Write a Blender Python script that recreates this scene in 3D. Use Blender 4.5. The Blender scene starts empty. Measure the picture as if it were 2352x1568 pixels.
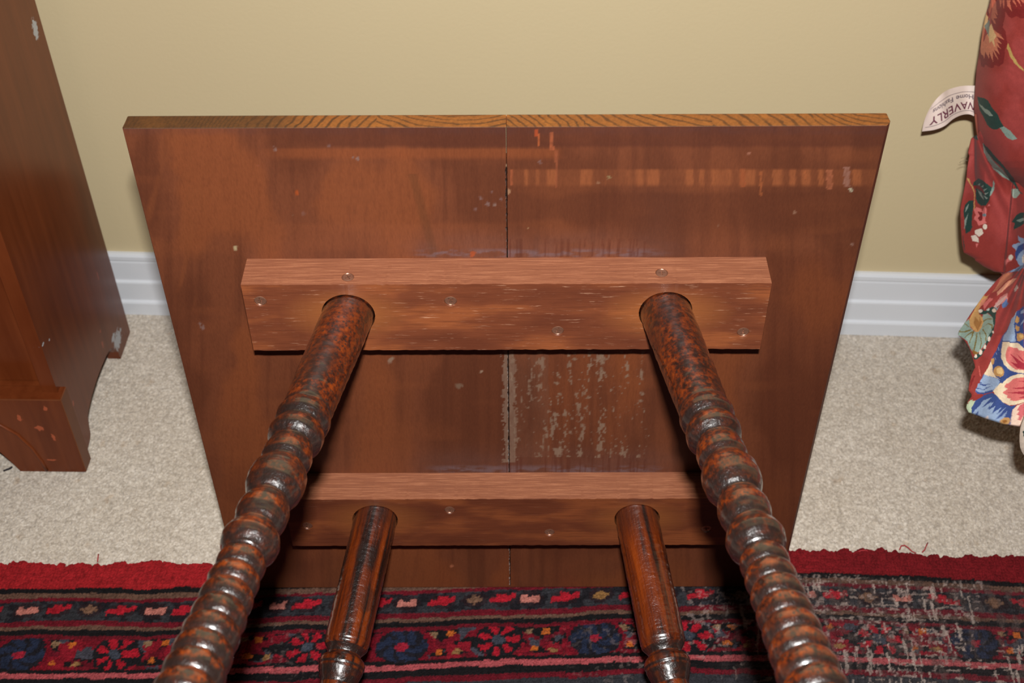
import bpy, bmesh, math
import numpy as np
from mathutils import Vector, Matrix

# ------------------------------------------------------------------ camera
F = 2900.0
CR = np.array([0.99891, 0.04658, -0.00444]); CR /= np.linalg.norm(CR)
FW = np.array([-0.03697, 0.72788, -0.68470]); FW -= CR * (FW @ CR); FW /= np.linalg.norm(FW)
CU = np.cross(CR, FW)
CO = np.array([0.0, -1.06992, 0.96934])
scn = bpy.context.scene
cam_data = bpy.data.cameras.new('camera')
cam = bpy.data.objects.new('camera', cam_data)
scn.collection.objects.link(cam)
M = Matrix(((CR[0], CU[0], -FW[0], CO[0]), (CR[1], CU[1], -FW[1], CO[1]), (CR[2], CU[2], -FW[2], CO[2]), (0, 0, 0, 1)))
cam.matrix_world = M
cam_data.sensor_width = 36
cam_data.lens = F / 2352 * 36
cam_data.clip_start = .02
cam_data.dof.use_dof = True
cam_data.dof.focus_distance = .93
cam_data.dof.aperture_fstop = 12.0   # 36 mm reference sensor
scn.camera = cam

# ------------------------------------------------------------------ world + flash
w = bpy.data.worlds.new('world'); scn.world = w; w.use_nodes = True
w.node_tree.nodes['Background'].inputs[0].default_value = (1.0, .82, .62, 1)
w.node_tree.nodes['Background'].inputs[1].default_value = .016
fl = bpy.data.lights.new('flash', 'AREA'); fl.shape = 'RECTANGLE'; fl.size = .036; fl.size_y = .022
fl.energy = 21.0; fl.color = (1, .985, .96)
flo = bpy.data.objects.new('flash', fl); scn.collection.objects.link(flo)
FP = CO + CU * .09 - FW * .085 + CR * .006
mf = M.copy(); mf.translation = Vector(FP); flo.matrix_world = mf
scn.view_settings.view_transform = 'Standard'
scn.view_settings.look = 'None'
scn.view_settings.gamma = 1
scn.view_settings.exposure = 0.0
scn.view_settings.use_curve_mapping = False

# ------------------------------------------------------------------ helpers
def proj(P):
    d = np.asarray(P) - CO; z = d @ FW
    return 1176 + F * (d @ CR) / z, 784 - F * (d @ CU) / z
def ray(px, py):
    px = np.asarray(px, float)[..., None]; py = np.asarray(py, float)[..., None]
    return FW + CR * (px - 1176) / F - CU * (py - 784) / F
def at_plane(px, py, n, k):
    d = ray(px, py); n = np.asarray(n, float)
    t = (k - CO @ n) / (d @ n)
    return CO + d * t[..., None]
def at_y(px, py, Y):
    d = ray(px, py); t = (Y - CO[1]) / d[..., 1]
    return CO + d * t[..., None]
def at_z(px, py, Z):
    d = ray(px, py); t = (Z - CO[2]) / d[..., 2]
    return CO + d * t[..., None]
def lin(c):
    c = np.asarray(c, float) / 255.0
    return np.where(c <= .04045, c / 12.92, ((c + .055) / 1.055) ** 2.4)
def L4(c): return tuple(lin(c)) + (1.0,)
def h2(ix, iy, s):
    v = np.sin(ix * 127.1 + iy * 311.7 + s * 74.7) * 43758.5453
    return v - np.floor(v)
def noise(x, y, s=0):
    ix = np.floor(x); iy = np.floor(y); fx = x - ix; fy = y - iy
    fx = fx * fx * (3 - 2 * fx); fy = fy * fy * (3 - 2 * fy)
    a = h2(ix, iy, s); b = h2(ix + 1, iy, s); c = h2(ix, iy + 1, s); d = h2(ix + 1, iy + 1, s)
    return (a * (1 - fx) + b * fx) * (1 - fy) + (c * (1 - fx) + d * fx) * fy
def fbm(x, y, s=0, o=4):
    r = 0; a = .5; t = 0
    for i in range(o):
        r = r + a * noise(x, y, s + i * 13); t += a; x = x * 2.03; y = y * 2.03; a *= .5
    return r / t
def sstep(a, b, x):
    t = np.clip((x - a) / (b - a), 0, 1); return t * t * (3 - 2 * t)
def mixc(C, c, m):
    m = np.clip(m, 0, 1)[..., None]; return C * (1 - m) + lin(c) * m
def inpoly(x, y, P):
    r = np.zeros(x.shape, bool); n = len(P); j = n - 1
    for i in range(n):
        xi, yi = P[i]; xj, yj = P[j]
        if yi != yj:
            c = ((yi > y) != (yj > y)) & (x < (xj - xi) * (y - yi) / (yj - yi) + xi)
            r ^= c
        j = i
    return r
def mesh_obj(name, verts, faces, mat, parent=None, cols=None, smooth=False):
    me = bpy.data.meshes.new(name)
    verts = np.asarray(verts, np.float32)
    if isinstance(faces, np.ndarray):
        nf, k = faces.shape
        me.vertices.add(len(verts)); me.vertices.foreach_set('co', verts.ravel())
        me.loops.add(nf * k); me.loops.foreach_set('vertex_index', faces.astype(np.int32).ravel())
        me.polygons.add(nf)
        me.polygons.foreach_set('loop_start', np.arange(0, nf * k, k, dtype=np.int32))
        me.polygons.foreach_set('loop_total', np.full(nf, k, dtype=np.int32))
    else:
        me.from_pydata([tuple(map(float, v)) for v in verts], [], faces)
    me.update(calc_edges=True)
    me.polygons.foreach_set('use_smooth', np.full(len(me.polygons), smooth, bool))
    if cols is not None:
        a = me.color_attributes.new('paint', 'FLOAT_COLOR', 'POINT')
        cc = np.ones((len(verts), 4), np.float32); cc[:, :3] = cols
        a.data.foreach_set('color', cc.ravel())
    me.validate()
    ob = bpy.data.objects.new(name, me)
    if mat: me.materials.append(mat)
    scn.collection.objects.link(ob)
    if parent: ob.parent = parent
    return ob
def bm_obj(name, bm, mat, parent=None, smooth=False):
    me = bpy.data.meshes.new(name); bmesh.ops.recalc_face_normals(bm, faces=bm.faces)
    bm.to_mesh(me); bm.free()
    for p in me.polygons: p.use_smooth = smooth
    ob = bpy.data.objects.new(name, me); me.materials.append(mat)
    scn.collection.objects.link(ob)
    if parent: ob.parent = parent
    return ob
def grid_faces(nr, nc, base=0):
    i = np.arange(nr - 1)[:, None] * nc + np.arange(nc - 1)[None, :] + base
    return np.stack([i, i + 1, i + nc + 1, i + nc], -1).reshape(-1, 4)
def empty(name, loc, rz=0):
    o = bpy.data.objects.new(name, None); scn.collection.objects.link(o)
    o.location = loc; o.rotation_euler = (0, 0, rz); o.empty_display_size = .05
    return o
def tag(o, label=None, cat=None, group=None, kind=None):
    for k, v in (('label', label), ('category', cat), ('group', group), ('kind', kind)):
        if v: o[k] = v
    return o
def tube(name, pts, r, mat, parent=None, seg=8):
    pts = [Vector(p) for p in pts]; V = []; Fc = []
    for i, p in enumerate(pts):
        t = (pts[min(i + 1, len(pts) - 1)] - pts[max(i - 1, 0)]).normalized()
        a = t.cross(Vector((0, 1, 0.01))).normalized(); b = t.cross(a)
        for k in range(seg):
            q = 2 * math.pi * k / seg; V.append(p + (a * math.cos(q) + b * math.sin(q)) * r)
    for i in range(len(pts) - 1):
        for k in range(seg):
            Fc.append((i * seg + k, i * seg + (k + 1) % seg, (i + 1) * seg + (k + 1) % seg, (i + 1) * seg + k))
    Fc.append(tuple(range(seg))[::-1]); Fc.append(tuple((len(pts) - 1) * seg + k for k in range(seg)))
    return mesh_obj(name, V, Fc, mat, parent, smooth=True)

class NT:
    def __init__(s, name):
        s.m = bpy.data.materials.new(name); s.m.use_nodes = True
        s.n = s.m.node_tree.nodes; s.l = s.m.node_tree.links; s.b = s.n['Principled BSDF']
    def node(s, t, **kw):
        n = s.n.new(t)
        for k, v in kw.items():
            if k.startswith('i_'):
                key = k[2:]; key = int(key) if key.isdigit() else key
                if hasattr(v, 'is_output') or hasattr(v, 'is_linked'): s.l.new(v, n.inputs[key])
                else: n.inputs[key].default_value = v
            else: setattr(n, k, v)
        return n
    def inp(s, key, v):
        if hasattr(v, 'is_linked'): s.l.new(v, s.b.inputs[key])
        else: s.b.inputs[key].default_value = v
    def coord(s, sc=(1, 1, 1), loc=(0, 0, 0)):
        tc = s.node('ShaderNodeTexCoord'); mp = s.node('ShaderNodeMapping')
        s.l.new(tc.outputs['Object'], mp.inputs[0]); mp.inputs['Scale'].default_value = sc; mp.inputs['Location'].default_value = loc
        return mp.outputs[0]
    def noise(s, vec, scale, detail=4, rough=.55, dist=0):
        n = s.node('ShaderNodeTexNoise'); s.l.new(vec, n.inputs['Vector'])
        n.inputs['Scale'].default_value = scale; n.inputs['Detail'].default_value = detail
        n.inputs['Roughness'].default_value = rough; n.inputs['Distortion'].default_value = dist
        return n.outputs['Fac']
    def ramp(s, fac, stops):
        n = s.node('ShaderNodeValToRGB'); s.l.new(fac, n.inputs[0]); e = n.color_ramp.elements
        while len(e) < len(stops): e.new(.5)
        for k, (p, c) in enumerate(stops):
            e[k].position = p; e[k].color = c if len(c) == 4 else tuple(c) + (1,)
        return n.outputs[0]
    def mix(s, fac, a, b, mode='MIX'):
        n = s.node('ShaderNodeMix', data_type='RGBA', blend_type=mode)
        for i, v in ((0, fac), (6, a), (7, b)):
            if hasattr(v, 'is_linked'): s.l.new(v, n.inputs[i])
            else: n.inputs[i].default_value = v
        return n.outputs[2]
    def math(s, op, a, b=0, clamp=False):
        n = s.node('ShaderNodeMath', operation=op, use_clamp=clamp)
        for i, v in ((0, a), (1, b)):
            if hasattr(v, 'is_linked'): s.l.new(v, n.inputs[i])
            else: n.inputs[i].default_value = v
        return n.outputs[0]
    def attr(s, name='paint'):
        return s.node('ShaderNodeAttribute', attribute_name=name)
    def bump(s, h, strength=.3, dist=.001, prev=None):
        n = s.node('ShaderNodeBump'); s.l.new(h, n.inputs['Height'])
        n.inputs['Strength'].default_value = strength; n.inputs['Distance'].default_value = dist
        if prev: s.l.new(prev, n.inputs['Normal'])
        s.l.new(n.outputs[0], s.b.inputs['Normal']); return n.outputs[0]
    def spots(s, col, pts, color, rough_scale=260):
        """pale chips at given object-space points: (x,y,z,rx,ry,rz)"""
        tc = s.node('ShaderNodeTexCoord'); nz = s.noise(tc.outputs['Object'], rough_scale, 3)
        for (x, y, z, rx, ry, rz) in pts:
            mp = s.node('ShaderNodeMapping'); s.l.new(tc.outputs['Object'], mp.inputs[0])
            mp.inputs['Scale'].default_value = (1 / rx, 1 / ry, 1 / rz)
            mp.inputs['Location'].default_value = (-x / rx, -y / ry, -z / rz)
            ln = s.node('ShaderNodeVectorMath', operation='LENGTH'); s.l.new(mp.outputs[0], ln.inputs[0])
            d = s.math('ADD', ln.outputs['Value'], s.math('MULTIPLY', nz, 2.2))
            f = s.math('SUBTRACT', 2.15, d); f = s.math('MULTIPLY', f, 4, True)
            col = s.mix(f, col, color)
        return col
GREY = lambda v: (v, v, v, 1)

# ------------------------------------------------------------------ materials
def mat_wall():
    t = NT('painted_wall'); v = t.coord()
    n1 = t.noise(v, 3, 3); c = t.mix(n1, L4((198, 182, 146)), L4((194, 177, 140)))
    c = t.spots(c, [(.136, 0, .262, .004, .02, .007)], L4((150, 130, 95)))
    t.inp('Base Color', c); t.inp('Roughness', .6); t.inp('Specular IOR Level', .35)
    t.bump(t.noise(v, 260, 5), .22, .0008); return t.m
def mat_trim():
    t = NT('white_trim_paint'); v = t.coord()
    t.inp('Base Color', t.mix(t.noise(v, 12, 3), L4((216, 219, 224)), L4((206, 210, 216)))); t.inp('Roughness', .38)
    t.bump(t.noise(v, 150, 3), .08, .0005); return t.m
def mat_carpet():
    t = NT('cream_carpet'); v = t.coord()
    n = t.noise(v, 330, 3, .7); n2 = t.noise(v, 14, 4)
    c = t.ramp(n, [(.28, L4((168, 158, 145))), (.5, L4((200, 191, 179))), (.74, L4((226, 220, 212)))])
    c = t.mix(t.math('MULTIPLY', n2, .42), c, L4((200, 184, 160)), 'MULTIPLY')
    n3 = t.noise(v, 120, 2, .5); c = t.mix(1.0, c, t.ramp(n3, [(.32, L4((232, 230, 228))), (.62, L4((255, 255, 255)))]), 'MULTIPLY')
    n4 = t.noise(t.coord((1, 1, 1), (3, 1, 0)), 55, 2, .5); c = t.mix(t.ramp(n4, [(.66, GREY(0)), (.74, GREY(.35))]), c, L4((206, 176, 136)), 'MULTIPLY')
    t.inp('Base Color', c); t.inp('Roughness', .9); t.inp('Sheen Weight', .35); t.inp('Specular IOR Level', .3)
    t.bump(t.noise(v, 1300, 3), .3, .0010); return t.m
def mat_paint(name, rough=.85, sheen=0, bump=None, fine=0, coat=0, spec=.5, nscale=(1, 1, 1)):
    t = NT(name); v = t.coord(nscale); c = t.attr().outputs['Color']
    if fine:
        n = t.noise(v, bump[0], 4, .65)
        c = t.mix(1.0, c, t.ramp(n, [(.2, GREY(1 - fine)), (.8, GREY(1 + fine * .3))]), 'MULTIPLY')
    t.inp('Base Color', c); t.inp('Roughness', rough); t.inp('Sheen Weight', sheen); t.inp('Coat Weight', coat); t.inp('Coat Roughness', .25)
    t.inp('Specular IOR Level', spec)
    if bump: t.bump(t.noise(v, bump[0], 4, .6), bump[1], bump[2])
    return t.m
def mat_batten(name, pale=.6, seed=0, unstained=()):
    t = NT(name)
    tcn = t.coord((6, 90, 90), (seed, seed, seed)); st = t.noise(tcn, 9, 5, .6)
    big = t.noise(t.coord((9, 30, 30), (seed * 2, 0, 0)), 1.4, 3)
    c = t.ramp(big, [(.34, L4((94, 48, 30))), (.5, L4((108, 57, 35))), (.62, L4((134, 74, 42)))])
    f = t.ramp(st, [(.60, GREY(0)), (.70, GREY(pale))])
    br = t.ramp(t.noise(t.coord((30, 60, 60), (seed, 3, 0)), 3, 3), [(.4, GREY(0)), (.6, GREY(1))])
    c = t.mix(t.math('MULTIPLY', f, br), c, L4((205, 160, 130)))
    dk = t.ramp(t.noise(t.coord((5, 120, 120), (seed + 4, 1, 0)), 5, 4), [(.3, GREY(.55)), (.5, GREY(0))])
    c = t.mix(dk, c, L4((84, 42, 26)))
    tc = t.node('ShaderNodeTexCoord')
    for (u, z) in unstained:  # paler unstained wood around each leg socket
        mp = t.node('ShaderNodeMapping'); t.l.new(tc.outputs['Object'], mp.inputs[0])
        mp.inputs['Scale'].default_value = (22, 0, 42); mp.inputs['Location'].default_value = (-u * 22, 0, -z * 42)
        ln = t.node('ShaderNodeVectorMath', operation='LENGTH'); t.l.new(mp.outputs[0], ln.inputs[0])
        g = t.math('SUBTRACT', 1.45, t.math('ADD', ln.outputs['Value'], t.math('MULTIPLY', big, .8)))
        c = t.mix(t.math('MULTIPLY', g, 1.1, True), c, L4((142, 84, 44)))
    if pale < .5: c = t.mix(1.0, c, (.78, .74, .72, 1), 'MULTIPLY')
    t.inp('Base Color', c)
    t.inp('Roughness', .42); t.inp('Specular IOR Level', .5)
    t.bump(st, .35, .0006); return t.m
def mat_batten_top(name):
    t = NT(name)
    st = t.noise(t.coord((4, 150, 150)), 8, 6, .7)
    c = t.ramp(st, [(.3, L4((112, 64, 44))), (.5, L4((134, 80, 54))), (.7, L4((172, 114, 82)))])
    t.inp('Base Color', c); t.inp('Roughness', .55)
    t.bump(st, .4, .0006); return t.m
def mat_leg(name, mode, seed):
    t = NT(name); at = t.attr('wear_tone').outputs['Fac']
    if mode == 'mottle':
        n = t.noise(t.coord((1, 1, .8), (seed, 0, 0)), 260, 3, .6)
        big = t.noise(t.coord((1, 1, .4), (0, seed, 0)), 36, 3)
    else:
        n = t.noise(t.coord((1, 1, .045), (seed, 0, 0)), 190, 5, .6)
        big = t.noise(t.coord((1, 1, .3), (0, seed, 0)), 50, 3)
    f = t.math('ADD', t.math('MULTIPLY', n, .75), t.math('MULTIPLY', big, .35))
    c = t.ramp(f, [(.42, L4((22, 12, 9))), (.48, L4((42, 17, 9))), (.55, L4((86, 31, 7))), (.70, L4((126, 52, 8)))])
    if mode == 'mottle':
        vo = t.node('ShaderNodeTexVoronoi'); t.l.new(t.coord((1, 1, .8), (seed, seed, 0)), vo.inputs['Vector']); vo.inputs['Scale'].default_value = 330
        dots = t.ramp(vo.outputs['Distance'], [(.22, GREY(.85)), (.36, GREY(0))])
        c = t.mix(dots, c, L4((34, 26, 24)))
    c = t.mix(t.math('MULTIPLY', at, 1.0, True), c, L4((34, 23, 20)))
    t.inp('Base Color', c); t.inp('Roughness', .34); t.inp('Specular IOR Level', .4)
    t.inp('Coat Weight', 1.0); t.inp('Coat Roughness', .17); t.inp('Coat IOR', 1.8)
    b = t.bump(t.noise(t.coord((1, 1, 1), (seed, 2, 0)), 420, 3, .6), .7, .0009)
    t.bump(n, .35, .0007, b)
    return t.m
def mat_chest():
    t = NT('red_brown_varnish'); v = t.coord((30, 30, 2.5)); n = t.noise(v, 3, 5)
    n2 = t.noise(t.coord(), 7, 3)
    c = t.ramp(t.math('ADD', t.math('MULTIPLY', n, .5), t.math('MULTIPLY', n2, .5)), [(.35, L4((108, 52, 26))), (.65, L4((138, 74, 42)))])
    c = t.mix(1.0, c, (.66, .56, .44, 1), 'MULTIPLY')
    def w(px, py, r, rz=None):
        p = at_plane(px, py, CN, CN @ CA); return (p[0], p[1], p[2], .03, r, rz or r)
    c = t.spots(c, [w(90, 67, .006, .010), w(277, 781, .013, .010), w(268, 775, .007, .004), w(284, 758, .0025), w(122, 780, .002), w(107, 792, .003, .0015), w(115, 843, .0015, .004)], L4((176, 180, 186)))
    c = t.spots(c, [w(243, 790, .002, .004), w(232, 633, .0015, .006), w(238, 760, .002, .002), w(176, 925, .002, .003)], L4((150, 70, 44)))
    def wf(px, py, r, rz):
        p = at_plane(px, py, CD, CD @ (CA + CD * .2095)); return (p[0], p[1], p[2], r, .03, rz)
    c = t.spots(c, [wf(44, 958, .0025, .005), wf(90, 983, .004, .004), wf(122, 1003, .002, .005), wf(104, 938, .002, .003), wf(120, 1056, .006, .0015)], L4((160, 78, 48)))
    t.inp('Base Color', c); t.inp('Roughness', .33); t.inp('Specular IOR Level', .34); t.inp('Coat Weight', .0); t.inp('Coat Roughness', .12)
    t.bump(t.noise(v, 8, 4), .08, .0005); return t.m
def mat_plain(name, c, rough=.5, metal=0, bump=None, **kw):
    t = NT(name); v = t.coord()
    cc = t.mix(t.noise(v, 60, 3), L4(c), L4([x * .85 for x in c])); t.inp('Base Color', cc)
    t.inp('Roughness', rough); t.inp('Metallic', metal)
    for k, x in kw.items(): t.inp(k.replace('_', ' '), x)
    if bump: t.bump(t.noise(v, bump[0], 3), bump[1], bump[2])
    return t.m

# ------------------------------------------------------------------ setting
CY = -0.02953
CA = np.array([-.48164, -.04141, 0.0]); CD = np.array([-math.sin(CY), -math.cos(CY), 0]); CN = np.array([-CD[1], CD[0], 0]) * -1
CX = -CN if CN[0] < 0 else CN           # unit vector to the right (out of the chest side)
MW = mat_wall(); MT = mat_trim(); MC = mat_carpet()

bm = bmesh.new()
bmesh.ops.create_cube(bm, size=1, matrix=Matrix.Translation((0, .05, 1.2)) @ Matrix.Diagonal((5.0, .1, 2.5, 1)))
wall = tag(bm_obj('wall_back', bm, MW), 'beige painted wall', None, kind='structure')

# baseboard: stepped profile extruded along x
prof = [(0, 0), (-.0125, 0), (-.0125, .0165), (-.0118, .0182), (-.0100, .0192), (-.0093, .0202), (-.0093, .0440), (-.0088, .0456), (-.0072, .0466), (-.0065, .0478), (-.0065, .0715), (-.0060, .0740), (-.0066, .0755), (-.0066, .0800), (-.0055, .0822), (-.0030, .0830), (0, .0830)]
V = []; Fc = []
xs = np.linspace(-2.4, 2.4, 60)
for x in xs:
    for (y, z) in prof: V.append((x, y, z + (.0003 * math.sin(x * 9) if z > .07 else 0)))
n = len(prof)
for i in range(len(xs) - 1):
    for k in range(n - 1): Fc.append((i * n + k, i * n + k + 1, (i + 1) * n + k + 1, (i + 1) * n + k))
tag(mesh_obj('baseboard_back', V, Fc, MT), 'white stepped baseboard along the beige wall', None, kind='structure')

# carpeted floor : fine tufted grid near the wall, coarse around it
def build_floor():
    st = .0016
    xs = np.arange(-.80, .80, st); ys = np.arange(-.42, -.008, st)
    X, Y = np.meshgrid(xs, ys)
    r = h2(np.arange(X.size).reshape(X.shape) * 1.0, X * 0, 3); r2 = h2(np.arange(X.size).reshape(X.shape) * 1.0, X * 0, 5)
    Z = (r - .6) * .0018 + (fbm(X * 60, Y * 60, 2) - .5) * .002
    X = X + (r2 - .5) * st; Y = Y + (r - .5) * st * .9
    e = sstep(-.80, -.79, X) * (1 - sstep(.79, .80, X)) * sstep(-.42, -.41, Y)
    Z = Z * e - .001 * (1 - e)
    V = np.stack([X, Y, Z], -1).reshape(-1, 3); Fc = grid_faces(*X.shape)
    V2 = []; F2 = []; b = len(V)
    for (x0, x1, y0, y1) in ((-2.4, 2.4, -2.6, -.419), (-2.4, -.799, -.419, .02), (.799, 2.4, -.419, .02), (-.8, .8, -.009, .02)):
        k = b + len(V2); V2 += [(x0, y0, -.001), (x1, y0, -.001), (x1, y1, -.001), (x0, y1, -.001)]; F2.append((k, k + 1, k + 2, k + 3))
    V = np.vstack([V, np.array(V2)]); Fc = np.vstack([Fc, np.array(F2)])
    return mesh_obj('floor', V, Fc, MC, smooth=False)
tag(build_floor(), 'cream cut pile carpet', None, kind='structure')

# ------------------------------------------------------------------ rug
EX = np.array([-.9, -.51, -.37, -.14, .10, .228, .437, .9]); EY = np.array([-.404, -.398, -.392, -.373, -.353, -.348, -.349, -.356])
def E_of(x): return np.interp(x, EX, EY)
def rug_color(X, W):
    # wobble so that bands look hand knotted
    kx = np.round((X + (fbm(X * 34, W * 40, 14, 3) - .5) * .010) / .0021) * .0021; kw = np.round((W + (fbm(X * 26, W * 26, 4, 3) - .5) * .006) / .0019) * .0019
    x = kx; w = kw
    nz = fbm(x * 240, w * 240, 7, 2)
    C = np.broadcast_to(lin((28, 26, 31)), X.shape + (3,)).copy()
    dark = (26, 24, 26); dred = (112, 22, 36); tan = (110, 82, 68); slate = (54, 55, 60); pink = (180, 86, 90)
    def band(a, b, c, m=1.0):
        nonlocal C; C = mixc(C, c, ((w >= a) & (w < b)) * m)
    band(-.06, 0, (172, 36, 42)); band(0, .0055, dark); band(.0055, .0105, tan); band(.0105, .0148, dred)
    band(.0148, .0350, slate); band(.0350, .0405, dred); band(.0405, .0455, tan); band(.0455, .0505, dark); band(.0505, .0885, dark)
    band(.0505, .0545, dred); band(.081, .0855, dred); band(.0885, .0950, pink); band(.0950, .101, dark); band(.101, .107, dred)
    band(.107, .118, slate)
    # repeats outwards of the frame
    band(.118, .122, tan); band(.122, .60, (96, 20, 32))
    m = (w > .122)
    d1 = np.sin(x * 70) * np.sin(w * 90); C = mixc(C, dark, m & (d1 > .35)); C = mixc(C, pink, m & (d1 < -.72)); C = mixc(C, slate, m & (d1 < -.85))
    # slate guard band blotches
    gb = (w > .0148) & (w < .0350)
    C = mixc(C, (34, 32, 38), gb & (fbm(x * 120, w * 160, 31, 2) > .56))
    # guard-band motifs
    mot = [(-22, 'r'), (64, 'p'), (135, 'r'), (214, 't'), (287, 'r'), (359, 'p'), (425, 'r'), (500, 't'), (570, 'r'), (640, 'p'), (705, 'r'), (790, 't'), (868, 'r'), (933, 'p'), (1012, 'r'), (1089, 't'), (1153, 'r'), (1215, 'p'), (1295, 'r'), (1378, 't'), (1455, 'r'), (1530, 'p'), (1614, 'r'), (1700, 't'), (1780, 'r'), (1855, 'p'), (1927, 'r'), (2005, 't'), (2078, 'p'), (2175, 'r'), (2282, 't'), (2350, 'r')]
    colm = {'p': (200, 128, 116), 'r': (178, 30, 46), 't': (150, 112, 66)}
    for i, (pxx, k) in enumerate(mot):
        mx = at_z(pxx, 1402 if 450 < pxx < 1750 else 1390, .005)[0]
        u = (x - mx); v = (w - .0235)
        cc = colm[k] if not (k == 't' and i % 3 == 0) else (128, 96, 76)
        if k == 'p': s = ((np.abs(u) < .0080) & (v > -.0012) & (v < .0042)) | ((np.abs(np.abs(u) - .0056) < .0026) & (v > -.0040) & (v < .0042))
        elif k == 'r': sl = (.28 if i % 2 else -.2); s = (np.abs(v - u * sl) < .0028) & (np.abs(u) < .012) | ((np.abs(u) < .0042) & (np.abs(v) < .0050))
        else: s = (np.abs(u) / .0095 + np.abs(v) / .0058 < 1)
        C = mixc(C, (44, 26, 30), ((np.abs(u) / .0125) ** 2 + (v / .0078) ** 2 < 1) * .7)
        C = mixc(C, cc, s)
    # main band: vine + rosettes
    mb = (w > .0535) & (w < .084)
    wc = .0688
    vine = np.sin((x + .52) / .085 * math.pi) * .012
    C = mixc(C, (120, 20, 36), mb & (np.abs(w - wc - vine) < .0042))
    C = mixc(C, (104, 18, 34), mb & (np.abs(w - wc + vine) < .0024))
    C = mixc(C, (140, 24, 40), mb & (fbm(x * 95, w * 95, 77, 2) > .60))
    C = mixc(C, (70, 70, 80), mb & (fbm(x * 80, w * 90, 57, 2) > .66))
    for i in range(-4, 15):
        cx = -.468 + i * .0845; u = x - cx; v = w - wc; r = np.hypot(u, v * 1.25); a = np.arctan2(v, u)
        if i % 2 == 0:
            C = mixc(C, (118, 16, 34), mb & (r < .0265)); C = mixc(C, (32, 30, 38), mb & (r < .0225))
            C = mixc(C, (38, 47, 70), mb & (r < .0195 + .002 * np.cos(6 * a)) & (r > .004) & (np.cos(6 * a + 6 * r / .02) > -.45))
            C = mixc(C, (160, 34, 54), mb & (r < .0052))
        else:
            C = mixc(C, (30, 28, 32), mb & (r < .0225))
            C = mixc(C, (172, 26, 44), mb & (r < .0195) & (r > .0075) & (np.cos(7 * a + .5) > -.1))
            C = mixc(C, (66, 72, 84), mb & (r < .006))
        for (du, dv, cc) in ((.031, .008, (196, 104, 40)), (.041, -.010, (196, 104, 40)), (.049, .0095, (150, 112, 70)), (.027, -.0105, (140, 112, 84))):
            C = mixc(C, cc, mb & (np.hypot((x - cx - du), (w - wc - dv) * 1.2) < .0036))
    C = mixc(C, (104, 22, 30), (w < 0) * sstep(.1, .3, x) * .75)
    # wear
    wear_tone = sstep(.12, .30, x + (fbm(X * 9, W * 9, 21) - .5) * .25) * sstep(.0, .01, w)
    wp = sstep(.50, .66, fbm(X * 210, W * 120, 41, 3)) * wear_tone
    C = mixc(C, (96, 84, 80), wp * .55)
    C = mixc(C, (70, 66, 68), wear_tone * .22 * (w > 0))
    wht = (fbm(X * 420, W * 70, 61, 2) > .70) & (fbm(X * 22, W * 22, 91, 2) > .50)
    C = mixc(C, (196, 182, 172), wht * wear_tone * .6)
    wht2 = (fbm(X * 90, W * 420, 63, 2) > .72) & (fbm(X * 26, W * 26, 95, 2) > .52)
    C = mixc(C, (186, 170, 160), wht2 * wear_tone * .55)
    wht3 = (fbm(X * 330, W * 330, 65, 2) > .68) & (fbm(X * 14, W * 14, 97, 2) > .58) & (w > 0)
    C = mixc(C, (176, 158, 152), wht3 * .45 * sstep(.05, .3, np.abs(X + .1)) * (X > -.25))
    C = C * np.array([.74, .70, .70])
    g = .72 + .56 * nz + .3 * (h2(np.floor(X / .0008), np.floor(W / .0008), 5) - .5)
    return np.clip(C * g[..., None], 0, 1)
def build_rug():
    st = .00125
    root = empty('patterned_rug', (0, -.5, 0))
    tag(root, 'worn red and navy patterned rug under the upended table', 'rug')
    xs = np.arange(-.74, .74, st); wsf = np.arange(-.040, .175, st); wsc = np.arange(.175, 1.2, .012)
    wv = np.concatenate([wsf, wsc])
    X, W = np.meshgrid(xs, wv)
    cols = rug_color(X, W)
    r = h2(np.arange(X.size).reshape(X.shape) * 1.0, X * 0, 3); r2 = h2(np.arange(X.size).reshape(X.shape) * 1.0, X * 0, 8)
    kn = np.abs(np.sin(X / .0021 * math.pi)) * np.abs(np.sin(W / .0019 * math.pi))
    Z = .0036 + kn * .0010 + (r - .5) * .0013 + (fbm(X * 30, W * 30, 12) - .5) * .0016
    lim = -.0285 + (fbm(X * 16, X * 0, 5) - .5) * .013 + (fbm(X * 210, W * 0, 6, 2) - .5) * .006
    out = sstep(0, .0030, lim - W)
    Z = np.minimum(Z, .0060) * (1 - out) - .002 * out
    Y = E_of(X) - W + (r2 - .5) * st
    X2 = X + (r - .5) * st
    V = np.stack([X2, Y + .5, Z], -1).reshape(-1, 3)
    Fc = grid_faces(*X.shape)
    keep = (out.reshape(-1)[Fc].min(axis=1) < 1)
    Fc = Fc[keep][:, ::-1]
    # worn holes in the red border where the cream carpet shows
    o = mesh_obj('pile', V, Fc, mat_paint('rug_wool', .95, .0, (700, .5, .0012), .35, spec=.15), root, cols.reshape(-1, 3), False)
    o['kind'] = 'stuff'
    MR = mat_plain('red_wool_thread', (170, 44, 52), .9)
    for pts in ([(1968, 1268), (1978, 1264), (1990, 1263), (1996, 1268), (1985, 1274), (1978, 1272)], [(2066, 1262), (2070, 1253), (2078, 1252), (2087, 1258), (2095, 1266), (2104, 1270)], [(2118, 1268), (2124, 1262), (2128, 1252), (2131, 1246)], [(224, 1290), (225, 1280), (226, 1272)]):
        P = [at_z(a, b, .0035 + .0015 * math.sin(i)) - np.array([0, -.5, 0]) for i, (a, b) in enumerate(pts)]
        tube('loose_thread', P, .0006, MR, root, 6)
build_rug()

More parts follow.
